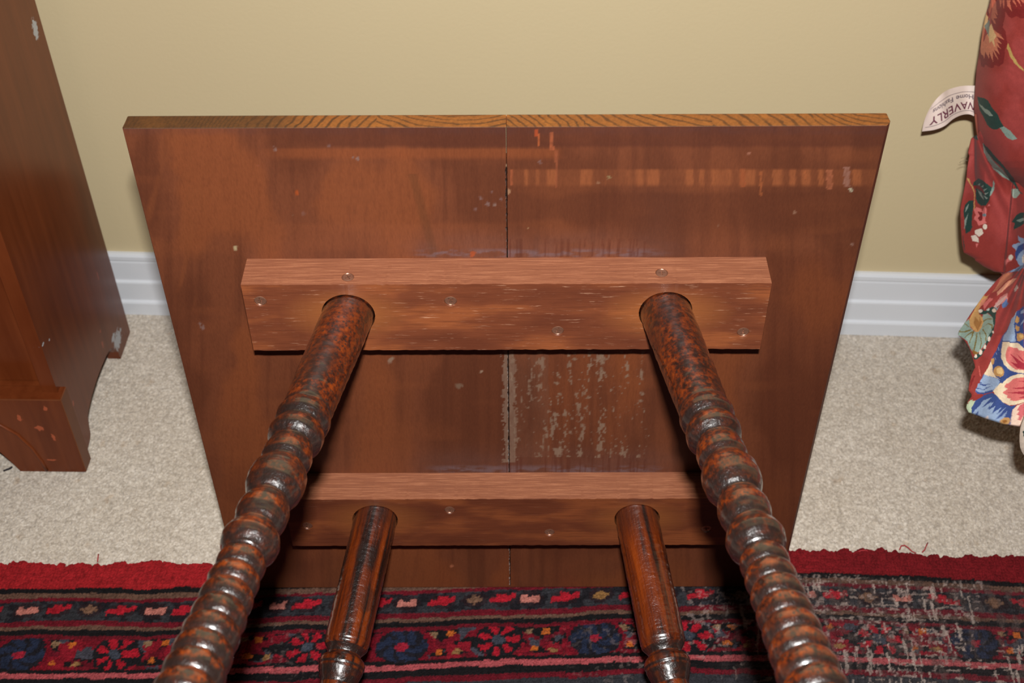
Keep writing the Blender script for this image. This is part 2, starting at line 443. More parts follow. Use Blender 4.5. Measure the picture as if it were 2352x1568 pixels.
# ------------------------------------------------------------------ table on its side
TY = 0.046685; TO = np.array([-.28819, -.38829, .0062])
TE = np.array([math.cos(TY), math.sin(TY), 0]); TN = np.array([-math.sin(TY), math.cos(TY), 0]); TZ = np.array([0, 0, 1.0])
TW, TH, TT = .5013, .5020, .0165
def t_world(u, off, z): return TO + np.asarray(u)[..., None] * TE - np.asarray(off)[..., None] * TN + np.asarray(z)[..., None] * TZ
def t_px(px, py, off=0.0):
    P = at_plane(px, py, TN, TN @ TO - off) - TO
    return np.stack([P @ TE, P @ TZ], -1)
table = empty('side_table', tuple(TO), TY)
tag(table, 'upended square side table showing its brown underside and turned legs', 'table')

SP = [(541, 570, 5, (196, 178, 140)), (682, 442, 6, (176, 82, 36)), (632, 343, 5, (140, 110, 104)), (630, 336, 3, (140, 110, 104)), (757, 335, 5, (128, 96, 92)), (822, 364, 5, (146, 122, 118)), (810, 361, 3, (140, 116, 110)),
      (1399, 407, 5, (150, 128, 92)), (1376, 421, 4, (180, 140, 112)), (1954, 435, 5, (190, 184, 160)), (1720, 352, 4, (190, 130, 110)), (1168, 440, 6, (170, 128, 98)), (1957, 561, 4, (150, 116, 104)), (1153, 537, 3, (190, 160, 120)), (1212, 522, 3, (190, 160, 120)),
      (466, 752, 6, (140, 110, 104)), (460, 742, 4, (140, 110, 104)), (897, 828, 7, (158, 130, 112)), (902, 822, 4, (158, 130, 112)), (1105, 853, 4, (178, 150, 130)), (1051, 886, 7, (132, 104, 86)), (1060, 884, 5, (132, 104, 86)), (1037, 1299, 5, (190, 116, 84)), (672, 494, 2, (200, 180, 150)),
      (697, 490, 5, (130, 84, 70)), (592, 380, 4, (150, 84, 58)), (1086, 583, 7, (178, 84, 44)), (1825, 487, 4, (150, 110, 90)), (1649, 516, 3, (170, 140, 120)), (1240, 373, 5, (130, 96, 90)), (1103, 454, 5, (134, 104, 100)), (1120, 468, 6, (134, 104, 100)), (1137, 470, 5, (140, 112, 104)), (1093, 480, 5, (130, 98, 94)), (1150, 458, 4, (134, 104, 100)), (1130, 440, 4, (130, 98, 94))]
def paint_under(px, py, u, z):
    C = np.broadcast_to(lin((126, 70, 45)), px.shape + (3,)).copy()
    g = fbm(px / 14, py / 320, 3, 4); b = fbm(px / 120 + .4 * fbm(px / 60, py / 60, 12), py / 230, 9, 2)
    C = mixc(C, (102, 55, 36), sstep(.45, .75, g) * .55); C = mixc(C, (146, 80, 46), sstep(.52, .72, b) * .75)
    C = mixc(C, (98, 52, 33), sstep(.50, .30, b) * .6)
    C = mixc(C, (150, 84, 50), sstep(.55, .85, fbm(px / 160, py / 40, 19, 2)) * .22)
    # horizontal band marks across the boards
    ej = 4 * fbm(px / 30, py * 0, 2)
    C = mixc(C, (92, 48, 34), sstep(340 + ej, 330 + ej, py) * (.65) * sstep(600, 800, px))
    C = mixc(C, (86, 60, 62), sstep(316, 300, py) * .35 * fbm(px / 26, py / 9, 8))
    C = mixc(C, (152, 82, 46), sstep(338, 344, py) * sstep(372, 356, py) * sstep(560, 700, px) * sstep(1300, 1270, px) * .55)
    bd = sstep(386, 392, py) * sstep(432, 420, py) * sstep(1160, 1175, px)
    C = mixc(C, (160, 92, 56), bd * (.25 + .6 * sstep(.5, .7, noise(px / 13, py * 0, 14))))
    C = mixc(C, (96, 50, 32), sstep(432, 450, py) * sstep(560, 500, py) * sstep(1270, 1420, px) * .45)
    C = mixc(C, (150, 84, 52), sstep(505, 520, py) * sstep(590, 560, py) * sstep(560, 760, px) * sstep(1270, 1000, px) * .4)
    C = mixc(C, (96, 46, 28), sstep(1760, 1790, px + (py - 300) * .05) * sstep(560, 600, py) * .35)
    for (a, b_, y0, y1, c) in ((1236, 1240, 306, 336, (198, 104, 58)), (1264, 1272, 302, 345, (176, 96, 62)), (1226, 1236, 296, 314, (192, 84, 44)), (1172, 1178, 388, 425, (176, 96, 62)), (1275, 1281, 344, 430, (160, 88, 58)), (1745, 1750, 392, 450, (170, 96, 56)), (1898, 1912, 388, 435, (170, 100, 70)), (1938, 1952, 384, 430, (156, 110, 96)), (1700, 1712, 386, 430, (158, 84, 50)), (1848, 1852, 392, 412, (176, 100, 60))):
        C = mixc(C, c, ((px > a) & (px < b_) & (py > y0) & (py < y1)) * (.4 + .6 * noise(px / 2, py / 7, 4)))
    # dark drips across the grain
    dl = np.abs(px - (950 + (py - 410) * .27)); C = mixc(C, (96, 60, 36), sstep(16, 4, dl) * (py > 400) * (py < 590) * .4)
    dl = np.abs(px - (1905 - (py - 300) * .02)); 
    # batten-edge sheen painted as whitish haze just above each batten
    for (yy, x0, x1) in ((581, 930, 1560), (1078, 960, 1560)):
        hz = sstep(14, 2, np.abs(py - yy)) * sstep(x0, x0 + 80, px) * sstep(x1, x1 - 120, px)
        C = mixc(C, (136, 122, 134), hz * sstep(.38, .62, fbm(px / 26, py / 5, 71)) * .5)
        up = sstep(yy - 70, yy - 5, py) * (py < yy + 8)
        C = mixc(C, (112, 82, 80), up * sstep(x0 - 60, x0 + 100, px) * sstep(x1 + 60, x1 - 100, px) * .45 * fbm(px / 60, py / 30, 33))
        C = mixc(C, (96, 44, 28), up * sstep(.66, .74, noise(px / 4, py * 0, 17)) * .55 * (py > yy - 34) * (px > 1160) * (px < 1490))
    # white water marks under the upper batten
    reg = (py > 806) & (py < 1095)
    seamx = 1163 + (py - 300) * .008
    s1 = (reg & (py < 1062) & (np.abs(px - seamx - 2) < 3 + 22 * fbm(px / 5, py / 7, 23, 4))) * 1.0
    C = mixc(C, (150, 124, 108), s1 * (.50 + .35 * fbm(px / 5, py / 5, 25)))
    dens = sstep(1500, 1180, px) * sstep(1168, 1180, px)
    st = fbm(px / 11, py / 70, 81, 2); sp = fbm(px / 5.5, py / 8, 83, 3)
    m = reg & (px > 1168) & (px < 1490) & (py < 1050)
    C = mixc(C, (158, 134, 116), m * sstep(.66, .80, sp + (st - .5) * .70 + dens * .06 - .02) * .75)
    C = mixc(C, (134, 96, 78), m * (px < 1260) * .28 * fbm(px / 30, py / 40, 87) * 1.4)
    for (x, y, r, c) in SP:
        d = np.hypot(px - x, (py - y) * .9) + (fbm(px / 4, py / 4, 99, 2) - .5) * 6
        C = mixc(C, c, sstep(r, r - 3, d) * .9)
    # lighter vertical rub marks left
    C = mixc(C, (140, 78, 46), sstep(.62, .78, fbm(px / 22 + py / 90, py / 160, 44, 2)) * (px < 520) * .45)
    C = mixc(C, (92, 46, 28), sstep(.5, .8, fbm(px / 3, py / 30, 45, 2)) * .18)
    return C * np.array([.60, .575, .54])
def rings(u, d, px):
    """end grain of glued strips: u along the edge, d depth"""
    C = np.broadcast_to(lin((150, 88, 34)), u.shape + (3,)).copy()
    segs = [(0, .075, -.20, .05, .0026), (.075, .165, .30, -.07, .0062), (.165, .2505, .22, .075, .0050), (.2505, .302, .17, -.06, .0050), (.302, .385, .40, .090, .0064), (.385, .452, .33, -.045, .0078), (.452, .6, .50, .04, .0052)]
    wob = (fbm(u * 90, d * 160, 5) - .5) * .004
    for (a, b, cu, cd, pr) in segs:
        m = (u >= a) & (u < b); r = np.hypot(u - cu, (d - cd) * 1.0) + wob
        v = np.sin(r / pr * 2 * math.pi)
        C = mixc(C, (64, 38, 18), m * sstep(.35, .95, v) * (.45 + .5 * fbm(u * 40, d * 60, 3)))
    C = mixc(C, (84, 48, 22), sstep(.10, .02, u) * .55)
    C = mixc(C, (178, 108, 40), sstep(.6, .8, fbm(u * 60, d * 60, 15)) * .4)
    C = mixc(C, (70, 42, 20), sstep(.13, .09, u) * .7)
    C = C * (.58 + .4 * fbm(u * 700, d * 700, 25, 2))[..., None]
    C = mixc(C, (96, 80, 78), sstep(.0012, .0002, d) * .5)
    return C
MP = mat_paint('stained_board', .50, 0, (900, .12, .0004), .22, spec=.38, nscale=(1, 1, .25))
MEDGE = MP
def build_plank(u0, u1, side):
    V = []; Fs = []; Cs = []; b = 0
    def sheet(U, Yf, Zf, C, flip=False):
        nonlocal b
        V.append(np.stack([U, Yf, Zf], -1).reshape(-1, 3)); Cs.append(C.reshape(-1, 3))
        f = grid_faces(*U.shape, base=b); Fs.append(f[:, ::-1] if flip else f); b += U.size
    ch = .0034 if side > 0 else .0007
    ua = u0 + (ch if side < 0 else .0001); ub = u1 - (ch if side > 0 else .0001)
    us = np.linspace(ua, ub, 224)
    if side < 0: us = np.concatenate([us[us < ub - .003], np.linspace(ub - .003, ub, 16)])
    else: us = np.concatenate([np.linspace(ua, ua + .003, 16), us[us > ua + .003]])
    zs = np.linspace(0, TH, 460)
    U, Zg = np.meshgrid(us, zs)
    P = t_world(U, U * 0, Zg); px, py = proj(P)
    C = paint_under(px, py, U, Zg)
    off = np.zeros_like(U)
    # the joint is open and chipped
    ed = (u1 - U) if side < 0 else (U - u0)
    jg = (.0004 + .0007 * sstep(.4, .75, fbm(Zg * 420, U * 0, 6)) * (py > 380)) * (1.0 if side < 0 else .35)
    dk = ed < jg
    off[dk] = -.0018
    C = mixc(C, (30, 18, 12), dk * ((py > 385) * 1.0)); C = mixc(C, (150, 126, 100), dk * (py <= 385) * (fbm(Zg * 90, U * 0, 8) > .45) * .8)
    C = mixc(C, (52, 28, 18), sstep(.0006, 0, Zg) * .5)
    sheet(U, -off * -1 * -1, Zg, C)                      # underside (y = -off)
    # end grain, rounded rear top arris
    us2 = np.linspace(u0 + .0002, u1 - .0002, 520); ds = np.linspace(0, 1, 22)
    U, D = np.meshgrid(us2, ds); r = .0022
    yy = D * TT; zz = TH - np.where(yy > TT - r, r - np.sqrt(np.maximum(r * r - (yy - TT + r) ** 2, 0)), 0)
    cc = np.interp(yy, [0, ch, ch * 1.6, TT - r, TT], [ch, .0006, 0, .0002, r * .8]); fr = (U - u0) / (u1 - u0)
    if side < 0: U = u0 + cc + fr * (u1 - u0 - cc)
    else: U = u0 + fr * (u1 - u0 - cc)
    sheet(U, yy, zz, rings(U, yy, None))
    # outer long side: chamfer + side, joint side plain
    zs3 = np.linspace(0, TH, 240)
    dark = lin((92, 46, 28))  # board tone deepened to paint shade on the turned-away chamfer and side
    if side < 0: seq = [(u0 + ch, 0), (u0 + .0008, ch), (u0, ch * 1.6), (u0 + .0006, TT)]
    else: seq = [(u1 - ch, 0), (u1 - .0008, ch), (u1, ch * 1.6), (u1 - .0006, TT)]
    seq = seq[:-1] + [(seq[-1][0], TT - r), (seq[-1][0] - side * r * .7, TT)]
    A = np.array(seq); U = np.repeat(A[None, :, 0], len(zs3), 0); Yy = np.repeat(A[None, :, 1], len(zs3), 0); Zz = np.repeat(zs3[:, None], len(seq), 1); Zz = np.minimum(Zz, np.array([TH] * (len(seq) - 1) + [TH - r])[None, :])
    Cc = np.broadcast_to(dark, U.shape + (3,)) * (.7 + .6 * fbm(Zz * 60, Yy * 300, 3))[..., None]
    sheet(U, Yy, Zz, Cc, side < 0)
    uj = u1 if side < 0 else u0
    A = np.array([(uj, .0018), (uj, TT)]); U = np.repeat(A[None, :, 0], 2, 0); Yy = np.repeat(A[None, :, 1], 2, 0); Zz = np.array([[0, 0], [TH, TH]])
    sheet(U, Yy, Zz, np.broadcast_to(lin((70, 40, 24)), U.shape + (3,)).copy())
    # show face (rear) and bottom edge
    U, Zz = np.meshgrid([u0, u1], [0, TH - r]); sheet(U, U * 0 + TT, Zz, np.broadcast_to(lin((120, 60, 28)), U.shape + (3,)).copy(), True)
    U, Yy = np.meshgrid([u0, u1], [0, TT]); sheet(U, Yy, U * 0, np.broadcast_to(lin((80, 44, 26)), U.shape + (3,)).copy(), True)
    return mesh_obj('board', np.vstack(V), np.vstack(Fs), MP, table, np.vstack(Cs))
US = t_px(1163, 300)[0]
build_plank(0, US, -1); build_plank(US, TW, 1)

# legs: (root u,z), (lateral slope, vertical slope)
LEGS = [((.1374, .3640), (-.130, .155), 'mottle', 0.0, 'upper'), ((.3622, .3655), (.117, .155), 'mottle', 5.0, 'upper'),
        ((.1382, .1335), (-.152, -.222), 'streak', 11.0, 'lower'), ((.3567, .1342), (.135, -.222), 'streak', 17.0, 'lower')]
BT = .0285
def leg_dir(s, v): return Vector((s, -1, v)).normalized()

def eval_mesh(ob):
    dg = bpy.context.evaluated_depsgraph_get()
    return bpy.data.meshes.new_from_object(ob.evaluated_get(dg))
def build_batten(z0, z1, screws, top_screws, legs, mats):
    u0, u1 = .0652, .4338
    bm = bmesh.new(); nu = 150
    U = np.linspace(u0, u1, nu); sec = [(0.0003, z0), (-BT, z0), (-BT, z1), (.0003, z1)]
    vs = []
    for i, u in enumerate(U):
        row = []
        for k, (y, z) in enumerate(sec):
            j = (noise(np.array(u * 300.), np.array(k * 7.1), 3) - .5) * .0007
            if k == 1: row.append((u, y + abs(j) * .6, z + j))
            elif k == 2: row.append((u, y + j * .5, z + j * .6))
            else: row.append((u, y, z))
        vs.append([bm.verts.new(r) for r in row])
    for i in range(nu - 1):
        for k in range(4):
            f = bm.faces.new((vs[i][k], vs[i + 1][k], vs[i + 1][(k + 1) % 4], vs[i][(k + 1) % 4]))
            if k == 2: f.material_index = 1
    bm.faces.new(vs[0]); bm.faces.new(vs[-1][::-1])
    b = bm_obj('batten', bm, mats[0], table); b.data.materials.append(mats[1])
    # cutters: leg sockets and countersinks
    cut = []
    def cutter(center, direction, r1, r2, d):
        c = bmesh.new(); q = Vector(direction).to_track_quat('Z', 'Y').to_matrix().to_4x4()
        bmesh.ops.create_cone(c, segments=36, radius1=r1, radius2=r2, depth=d, cap_ends=True, matrix=Matrix.Translation(center) @ q)
        me = bpy.data.meshes.new('cut'); c.to_mesh(me); c.free(); o = bpy.data.objects.new('cut', me)
        o.parent = table; scn.collection.objects.link(o); cut.append(o)
    for (u, z), (s, v), *_ in legs:
        d = leg_dir(s, v); cutter(Vector((u, -BT, z)), d, .0188, .0188, .030)
    for (px, py) in screws:
        u, z = t_px(px, py, BT); cutter(Vector((u, -BT + .0002, z)), (0, -1, 0), .0030, .0058, .0046)
    for (px, py) in top_screws:
        P = at_z(px, py, z1 + TO[2]) - TO; cutter(Vector((P @ TE, P @ TN, z1 - .0002)), (0, 0, 1), .0030, .0056, .0036)
    bpy.context.view_layer.update()
    for c in cut:
        md = b.modifiers.new('b', 'BOOLEAN'); md.operation = 'DIFFERENCE'; md.object = c; md.solver = 'EXACT'
    me = eval_mesh(b); b.modifiers.clear(); old = b.data; b.data = me; bpy.data.meshes.remove(old)
    for c in cut:
        bpy.data.objects.remove(c)
    def screw(center, direction, ang):
        bm = bmesh.new(); R = .0042
        # head: disc with a raised rim and a real cross slot
        n = 32; rings_ = [(R, -.0008), (R, .0004), (R * .86, .0007), (R * .80, .0004), (R * .62, .0004)]
        vv = [[bm.verts.new((r * math.cos(2 * math.pi * k / n), r * math.sin(2 * math.pi * k / n), h)) for k in range(n)] for r, h in rings_]
        for i in range(len(vv) - 1):
            for k in range(n): bm.faces.new((vv[i][k], vv[i][(k + 1) % n], vv[i + 1][(k + 1) % n], vv[i + 1][k]))
        a, l = .0005, .0025
        cr = [(l, -a), (l, a), (a, a), (a, l), (-a, l), (-a, a), (-l, a), (-l, -a), (-a, -a), (-a, -l), (a, -l), (a, -a)]
        top = [bm.verts.new((x, y, .0004)) for x, y in cr]; bot = [bm.verts.new((x * .8, y * .8, -.0010)) for x, y in cr]
        m = len(cr)
        for k in range(m): bm.faces.new((top[k], top[(k + 1) % m], bot[(k + 1) % m], bot[k]))
        bm.faces.new(bot)
        e1 = [bm.edges.get((vv[-1][k], vv[-1][(k + 1) % n])) for k in range(n)]
        e2 = [bm.edges.get((top[k], top[(k + 1) % m])) for k in range(m)]
        bmesh.ops.bridge_loops(bm, edges=e1 + e2) if False else bmesh.ops.triangle_fill(bm, edges=e1 + e2, use_beauty=True)
        o = bm_obj('screw', bm, MSCREW, b)
        q = Vector(direction).to_track_quat('Z', 'Y'); o.rotation_mode = 'QUATERNION'
        from mathutils import Quaternion
        o.rotation_quaternion = q @ Quaternion((0, 0, 1), ang); o.location = center
    for i, (px, py) in enumerate(screws):
        u, z = t_px(px, py - 1.5, BT); screw(Vector((u, -BT + .0006, z)), (0, -1, 0), .2 + i * .5)
    for i, (px, py) in enumerate(top_screws):
        P = at_z(px, py, z1 + TO[2]) - TO; screw(Vector((P @ TE, P @ TN, z1 - .0004)), (0, 0, 1), .6 + i)
    return b
MSCREW = mat_plain('zinc_screw_stained', (170, 122, 98), .34, .7)
z1u = t_px(1176, 592)[1]; z0u = t_px(1176, 803, BT)[1]; z1l = t_px(1176, 1085)[1]; z0l = t_px(1176, 1252, BT)[1]
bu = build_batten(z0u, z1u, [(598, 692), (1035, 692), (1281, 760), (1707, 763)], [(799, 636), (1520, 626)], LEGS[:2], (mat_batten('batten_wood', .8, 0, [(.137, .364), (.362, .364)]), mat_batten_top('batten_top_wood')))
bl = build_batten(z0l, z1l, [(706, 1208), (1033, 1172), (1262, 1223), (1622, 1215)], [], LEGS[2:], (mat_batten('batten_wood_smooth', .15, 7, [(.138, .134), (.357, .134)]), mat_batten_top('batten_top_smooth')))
bu['label'] = 'upper batten with pale scuffed grain'; bl['label'] = 'lower batten, darker and smoother'

def bead(x, c, depth): return c - depth * (1 - np.sqrt(np.maximum(0, 1 - x * x)))
def leg_profile(kind):
    if kind == 'upper':
        K = [(-.014, 17.6), (0, 17.8), (.03, 17.6), (.07, 17.0), (.100, 16.4), (.1130, 16.1), (.1155, 15.6), (.1172, 16.6), (.121, 17.6), (.1250, 17.2), (.1287, 15.2), (.1302, 14.0), (.1320, 15.4), (.1350, 17.0), (.139, 17.4), (.1430, 16.8), (.1468, 13.7), (.1485, 12.7), (.1505, 13.9), (.157, 15.2), (.163, 15.0), (.1665, 13.4), (.1680, 12.6), (.1702, 14.8), (.176, 16.9), (.1825, 17.4), (.189, 16.8), (.1955, 14.2), (.1985, 12.0), (.201, 13.2), (.207, 15.0), (.213, 15.1), (.2195, 13.7), (.2228, 12.2), (.2245, 12.6), (.228, 15.2), (.2335, 16.9), (.239, 16.0), (.2435, 13.4), (.2455, 12.6)]
    else:
        K = [(-.014, 17.6), (0, 17.8), (.05, 17.8), (.100, 17.9), (.1078, 17.9), (.1085, 17.4), (.1110, 17.2), (.1150, 14.2), (.1175, 12.9), (.1188, 13.2), (.1212, 16.6), (.1240, 18.1), (.1275, 18.2), (.1282, 17.6), (.1310, 17.5), (.138, 15.0), (.1420, 13.5), (.1485, 13.8), (.157, 15.2), (.1680, 13.7), (.1825, 17.4), (.1985, 13.3), (.209, 15.0), (.2228, 13.0), (.2335, 16.9), (.2455, 12.6)]
    a = np.array(K); L = np.arange(-.014, .2456, .0006); R = np.interp(L, a[:, 0], a[:, 1])
    # soften
    R = np.convolve(np.pad(R, 1, mode='edge'), [.25, .5, .25], 'valid')
    pos = .2456; k = 0; Ls = [L]; Rs = [R]
    while pos < .50:
        sp = .0128; x = np.linspace(-1, 1, 23)[:-1]; cr = 13.6 + min(k, 8) * .42
        if pos > .44: cr = 17.0 - (pos - .44) * 50
        Ls.append(pos + (x + 1) / 2 * sp); Rs.append(cr - 2.9 * (1 - np.sqrt(1 - (x * .985) ** 2)))
        pos += sp; k += 1
    T = np.array([(pos, 12.5), (pos + .01, 15), (pos + .025, 14), (pos + .045, 11), (pos + .058, 10.2), (pos + .0600, 9.5), (pos + .0601, 0.01)])
    lt = np.concatenate([np.linspace(pos, pos + .0600, 40), [pos + .0601]])
    Ls.append(lt); Rs.append(np.interp(lt, T[:, 0], T[:, 1]))
    return np.concatenate(Ls), np.concatenate(Rs) / 1000
def build_leg(root, slope, mode, seed, kind):
    L, R = leg_profile(kind); n = 72
    A = np.linspace(0, 2 * math.pi, n, endpoint=False)
    LL, AA = np.meshgrid(L, A, indexing='ij'); RR = np.repeat(R[:, None], n, 1)
    RR = RR + (fbm(AA * 2.2 + seed, LL * 260, int(seed) + 2, 3) - .5) * .0007
    RR[0] = .001; RR[-1] = .0001
    V = np.stack([RR * np.cos(AA), RR * np.sin(AA), LL], -1).reshape(-1, 3)
    nr = len(L); i = np.arange(nr - 1)[:, None] * n; k = np.arange(n)[None, :]
    Fc = np.stack([i + k, i + (k + 1) % n, i + n + (k + 1) % n, i + n + k], -1).reshape(-1, 4)
    # darker tone on foot-facing bead flanks, in grooves and at the root
    Rm = np.convolve(np.pad(R, 12, mode='edge'), np.ones(25) / 25, 'valid')
    d = (R - Rm) * 1000
    sl = np.gradient(R * 1000, L * 1000 + 1e-9 * np.arange(len(L)))
    wr = np.where(L > .112, np.clip(sstep(.04, -.22, sl) * .95 + sstep(-.5, -1.2, d) * .3, 0, 1), 0)
    Wv = np.repeat(wr[:, None], n, 1)
    Wv = np.clip(Wv * (.62 + .6 * fbm(AA * 3 + seed, LL * 400, 8, 2)), 0, 1)
    Wv = np.maximum(Wv, sstep(.62, .72, fbm(AA * 1.1 + seed, LL * 26, 18 + int(seed), 2)) * .55)
    Wv = np.maximum(Wv, sstep(.03, .0, LL) * .45)
    me_o = mesh_obj('leg', V, Fc, mat_leg('turned_leg_varnish_%d' % int(seed), mode, seed), table, smooth=True)
    at = me_o.data.attributes.new('wear_tone', 'FLOAT', 'POINT'); at.data.foreach_set('value', Wv.reshape(-1).astype(np.float32))
    d = leg_dir(*slope); me_o.rotation_mode = 'QUATERNION'; me_o.rotation_quaternion = d.to_track_quat('Z', 'Y')
    me_o.location = Vector((root[0], -BT, root[1]))
    return me_o
labs = ['upper left turned leg with dark pitted varnish', 'upper right turned leg with orange brown varnish', 'lower left leg with streaked grain on its plain shaft', 'lower right leg with worn grey patch at its socket']
for i, (r, s, m, sd, k) in enumerate(LEGS):
    o = build_leg(r, s, m, sd, k); o['label'] = labs[i]

# ------------------------------------------------------------------ chest at the left
MCH = mat_chest(); MWORN = mat_plain('rubbed_arris', (120, 66, 36), .5)
chest = empty('wooden_chest', (0, 0, 0))
tag(chest, 'red-brown varnished wooden chest with bracket feet and chipped side', 'chest')
def c_world(d, z, x=0.0): return CA + CD * d + CX * x + np.array([0, 0, z])
def prism(name, outline, x0, x1, mat, parent, bev=.0008):
    """outline in (d,z), extruded between x0 and x1 along the chest's width"""
    bm = bmesh.new()
    a = [bm.verts.new(c_world(d, z, x0)) for d, z in outline]; b = [bm.verts.new(c_world(d, z, x1)) for d, z in outline]
    n = len(outline); bm.faces.new(a); bm.faces.new(b[::-1])
    for k in range(n): bm.faces.new((a[k], b[k], b[(k + 1) % n], a[(k + 1) % n]))
    if bev:
        r = bmesh.ops.bevel(bm, geom=[e for e in bm.edges if e.calc_face_angle(0) > 1.3], offset=bev, segments=2, affect='EDGES')
        for f in r['faces']: f.material_index = 1
    bmesh.ops.triangulate(bm, faces=[f for f in bm.faces if len(f.verts) > 4])
    o = bm_obj(name, bm, mat, parent); o.data.materials.append(MWORN); return o
HC = .86; DP = .1995
arch = [(.044, 0), (.046, .012), (.052, .024), (.062, .032), (.075, .0352), (.095, .0372), (.114, .0375), (.135, .0355), (.150, .0318), (.158, .0285), (.162, .020), (.1645, .0096), (.170, .006), (.180, .0035), (.186, 0)]
side = [(0, 0), (0, HC), (DP, HC), (DP, 0)] + arch[::-1]
prism('side_panel', side, -.018, -.0035, MCH, chest)
prism('side_panel', side, -.80, -.782, MCH, chest)
# front plinth board, arched, front and end visible
def front_board():
    bm = bmesh.new(); d0, d1 = .1905, .2095; zt = .105
    out = [(.002, 0), (-.0655, 0), (-.070, .012), (-.078, .0285), (-.092, .044), (-.115, .054), (-.16, .058), (-.64, .058), (-.685, .054), (-.708, .044), (-.722, .0285), (-.730, .012), (-.7345, 0), (-.80, 0), (-.80, zt), (.002, zt)]
    a = [bm.verts.new(c_world(d0, z, x)) for x, z in out]; b = [bm.verts.new(c_world(d1, z, x)) for x, z in out]
    n = len(out); bm.faces.new(a); bm.faces.new(b[::-1])
    for k in range(n): bm.faces.new((a[k], b[k], b[(k + 1) % n], a[(k + 1) % n]))
    bm.normal_update()
    for f in bm.faces:
        if abs(abs(f.normal.x) - 1) < .01: f.material_index = 2
    r = bmesh.ops.bevel(bm, geom=[e for e in bm.edges if e.calc_face_angle(0) > 1.3], offset=.0009, segments=2, affect='EDGES')
    for f in r['faces']: f.material_index = 1
    bmesh.ops.triangulate(bm, faces=[f for f in bm.faces if len(f.verts) > 4])
    o = bm_obj('plinth_board', bm, MCH, chest); o.data.materials.append(MWORN); o.data.materials.append(mat_plain('plinth_end_grain', (112, 66, 42), .55))
    pts = []
    for x, z in [(-.0375, .003), (-.039, .016), (-.044, .036), (-.053, .056), (-.066, .0690), (-.085, .080), (-.12, .087), (-.2, .089), (-.5, .089), (-.6, .089), (-.68, .087), (-.715, .080), (-.734, .069), (-.747, .056), (-.756, .036), (-.761, .016), (-.7625, .003)]:
        pts.append(c_world(d1 + .0002, z, x))
    tube('bead_moulding', pts, .0016, MCH, o, 8)
front_board()
prism('drawer_front', [(.170, .106), (.170, .34), (.184, .34), (.184, .106)], -.782, -.0180, MCH, chest, .002)
prism('drawer_front', [(.170, .343), (.170, .58), (.184, .58), (.184, .343)], -.782, -.0180, MCH, chest, .002)
prism('drawer_front', [(.170, .583), (.170, HC - .02), (.184, HC - .02), (.184, .583)], -.782, -.0180, MCH, chest, .002)
prism('bottom_shelf', [(.011, .092), (.011, .1045), (.1902, .1045), (.1902, .092)], -.782, -.018, MCH, chest, 0)
prism('back_panel', [(.004, .04), (.004, HC), (.010, HC), (.010, .04)], -.782, -.018, MCH, chest, 0)
prism('top_board', [(-.004, HC), (-.004, HC + .02), (.222, HC + .02), (.222, HC)], -.812, .012, MCH, chest, .002)
# inner foot block seen under the side's rear foot
prism('foot_block', [(.018, 0), (.018, .034), (.040, .034), (.040, 0)], -.045, -.0185, MCH, chest)

# ------------------------------------------------------------------ lint on the carpet
MD = mat_plain('dark_thread', (36, 30, 34), .9)
P = [at_z(8, 1081, .001), at_z(16, 1078, .0018), at_z(22, 1076, .0016), at_z(28, 1072, .001)]
tag(tube('lint_thread', P, .0010, MD, None, 6), 'short dark thread lying on the cream carpet beside the chest foot', 'thread')

# ------------------------------------------------------------------ floral cushions at the right
RED = (150, 60, 56)
cA = lambda x, y: (2180 + x / 8.71, 300 + y / 8.71)
cB = lambda x, y: (2180 + x / 6.535, 460 + y / 6.535)
cC = lambda x, y: (2180 + x / 7.127, 680 + y / 7.127)
cD = lambda x, y: (2180 + x / 7.127, 880 + y / 7.127)
cE = lambda x, y: (2200 + x / 7.84, y / 7.84)
cF = lambda x, y: (2100 + x / 9.333, 180 + y / 9.333)
def PG(f, *xy): return [f(xy[i], xy[i + 1]) for i in range(0, len(xy), 2)]
GRN = (34, 62, 56); LGR = (132, 146, 136); DRD = (118, 30, 30); CRM = (222, 202, 172); PNK = (206, 108, 104); GLD = (186, 142, 88); BLU = (52, 72, 128); LBL = (140, 160, 190); SAG = (130, 150, 140); NVY = (40, 40, 70); WHT = (214, 200, 184)
def ell(f, cx, cy, rx, ry, a=0):
    return [f(cx + rx * math.cos(t) * math.cos(a) - ry * math.sin(t) * math.sin(a), cy + rx * math.cos(t) * math.sin(a) + ry * math.sin(t) * math.cos(a)) for t in np.linspace(0, 2 * math.pi, 15)[:-1]]
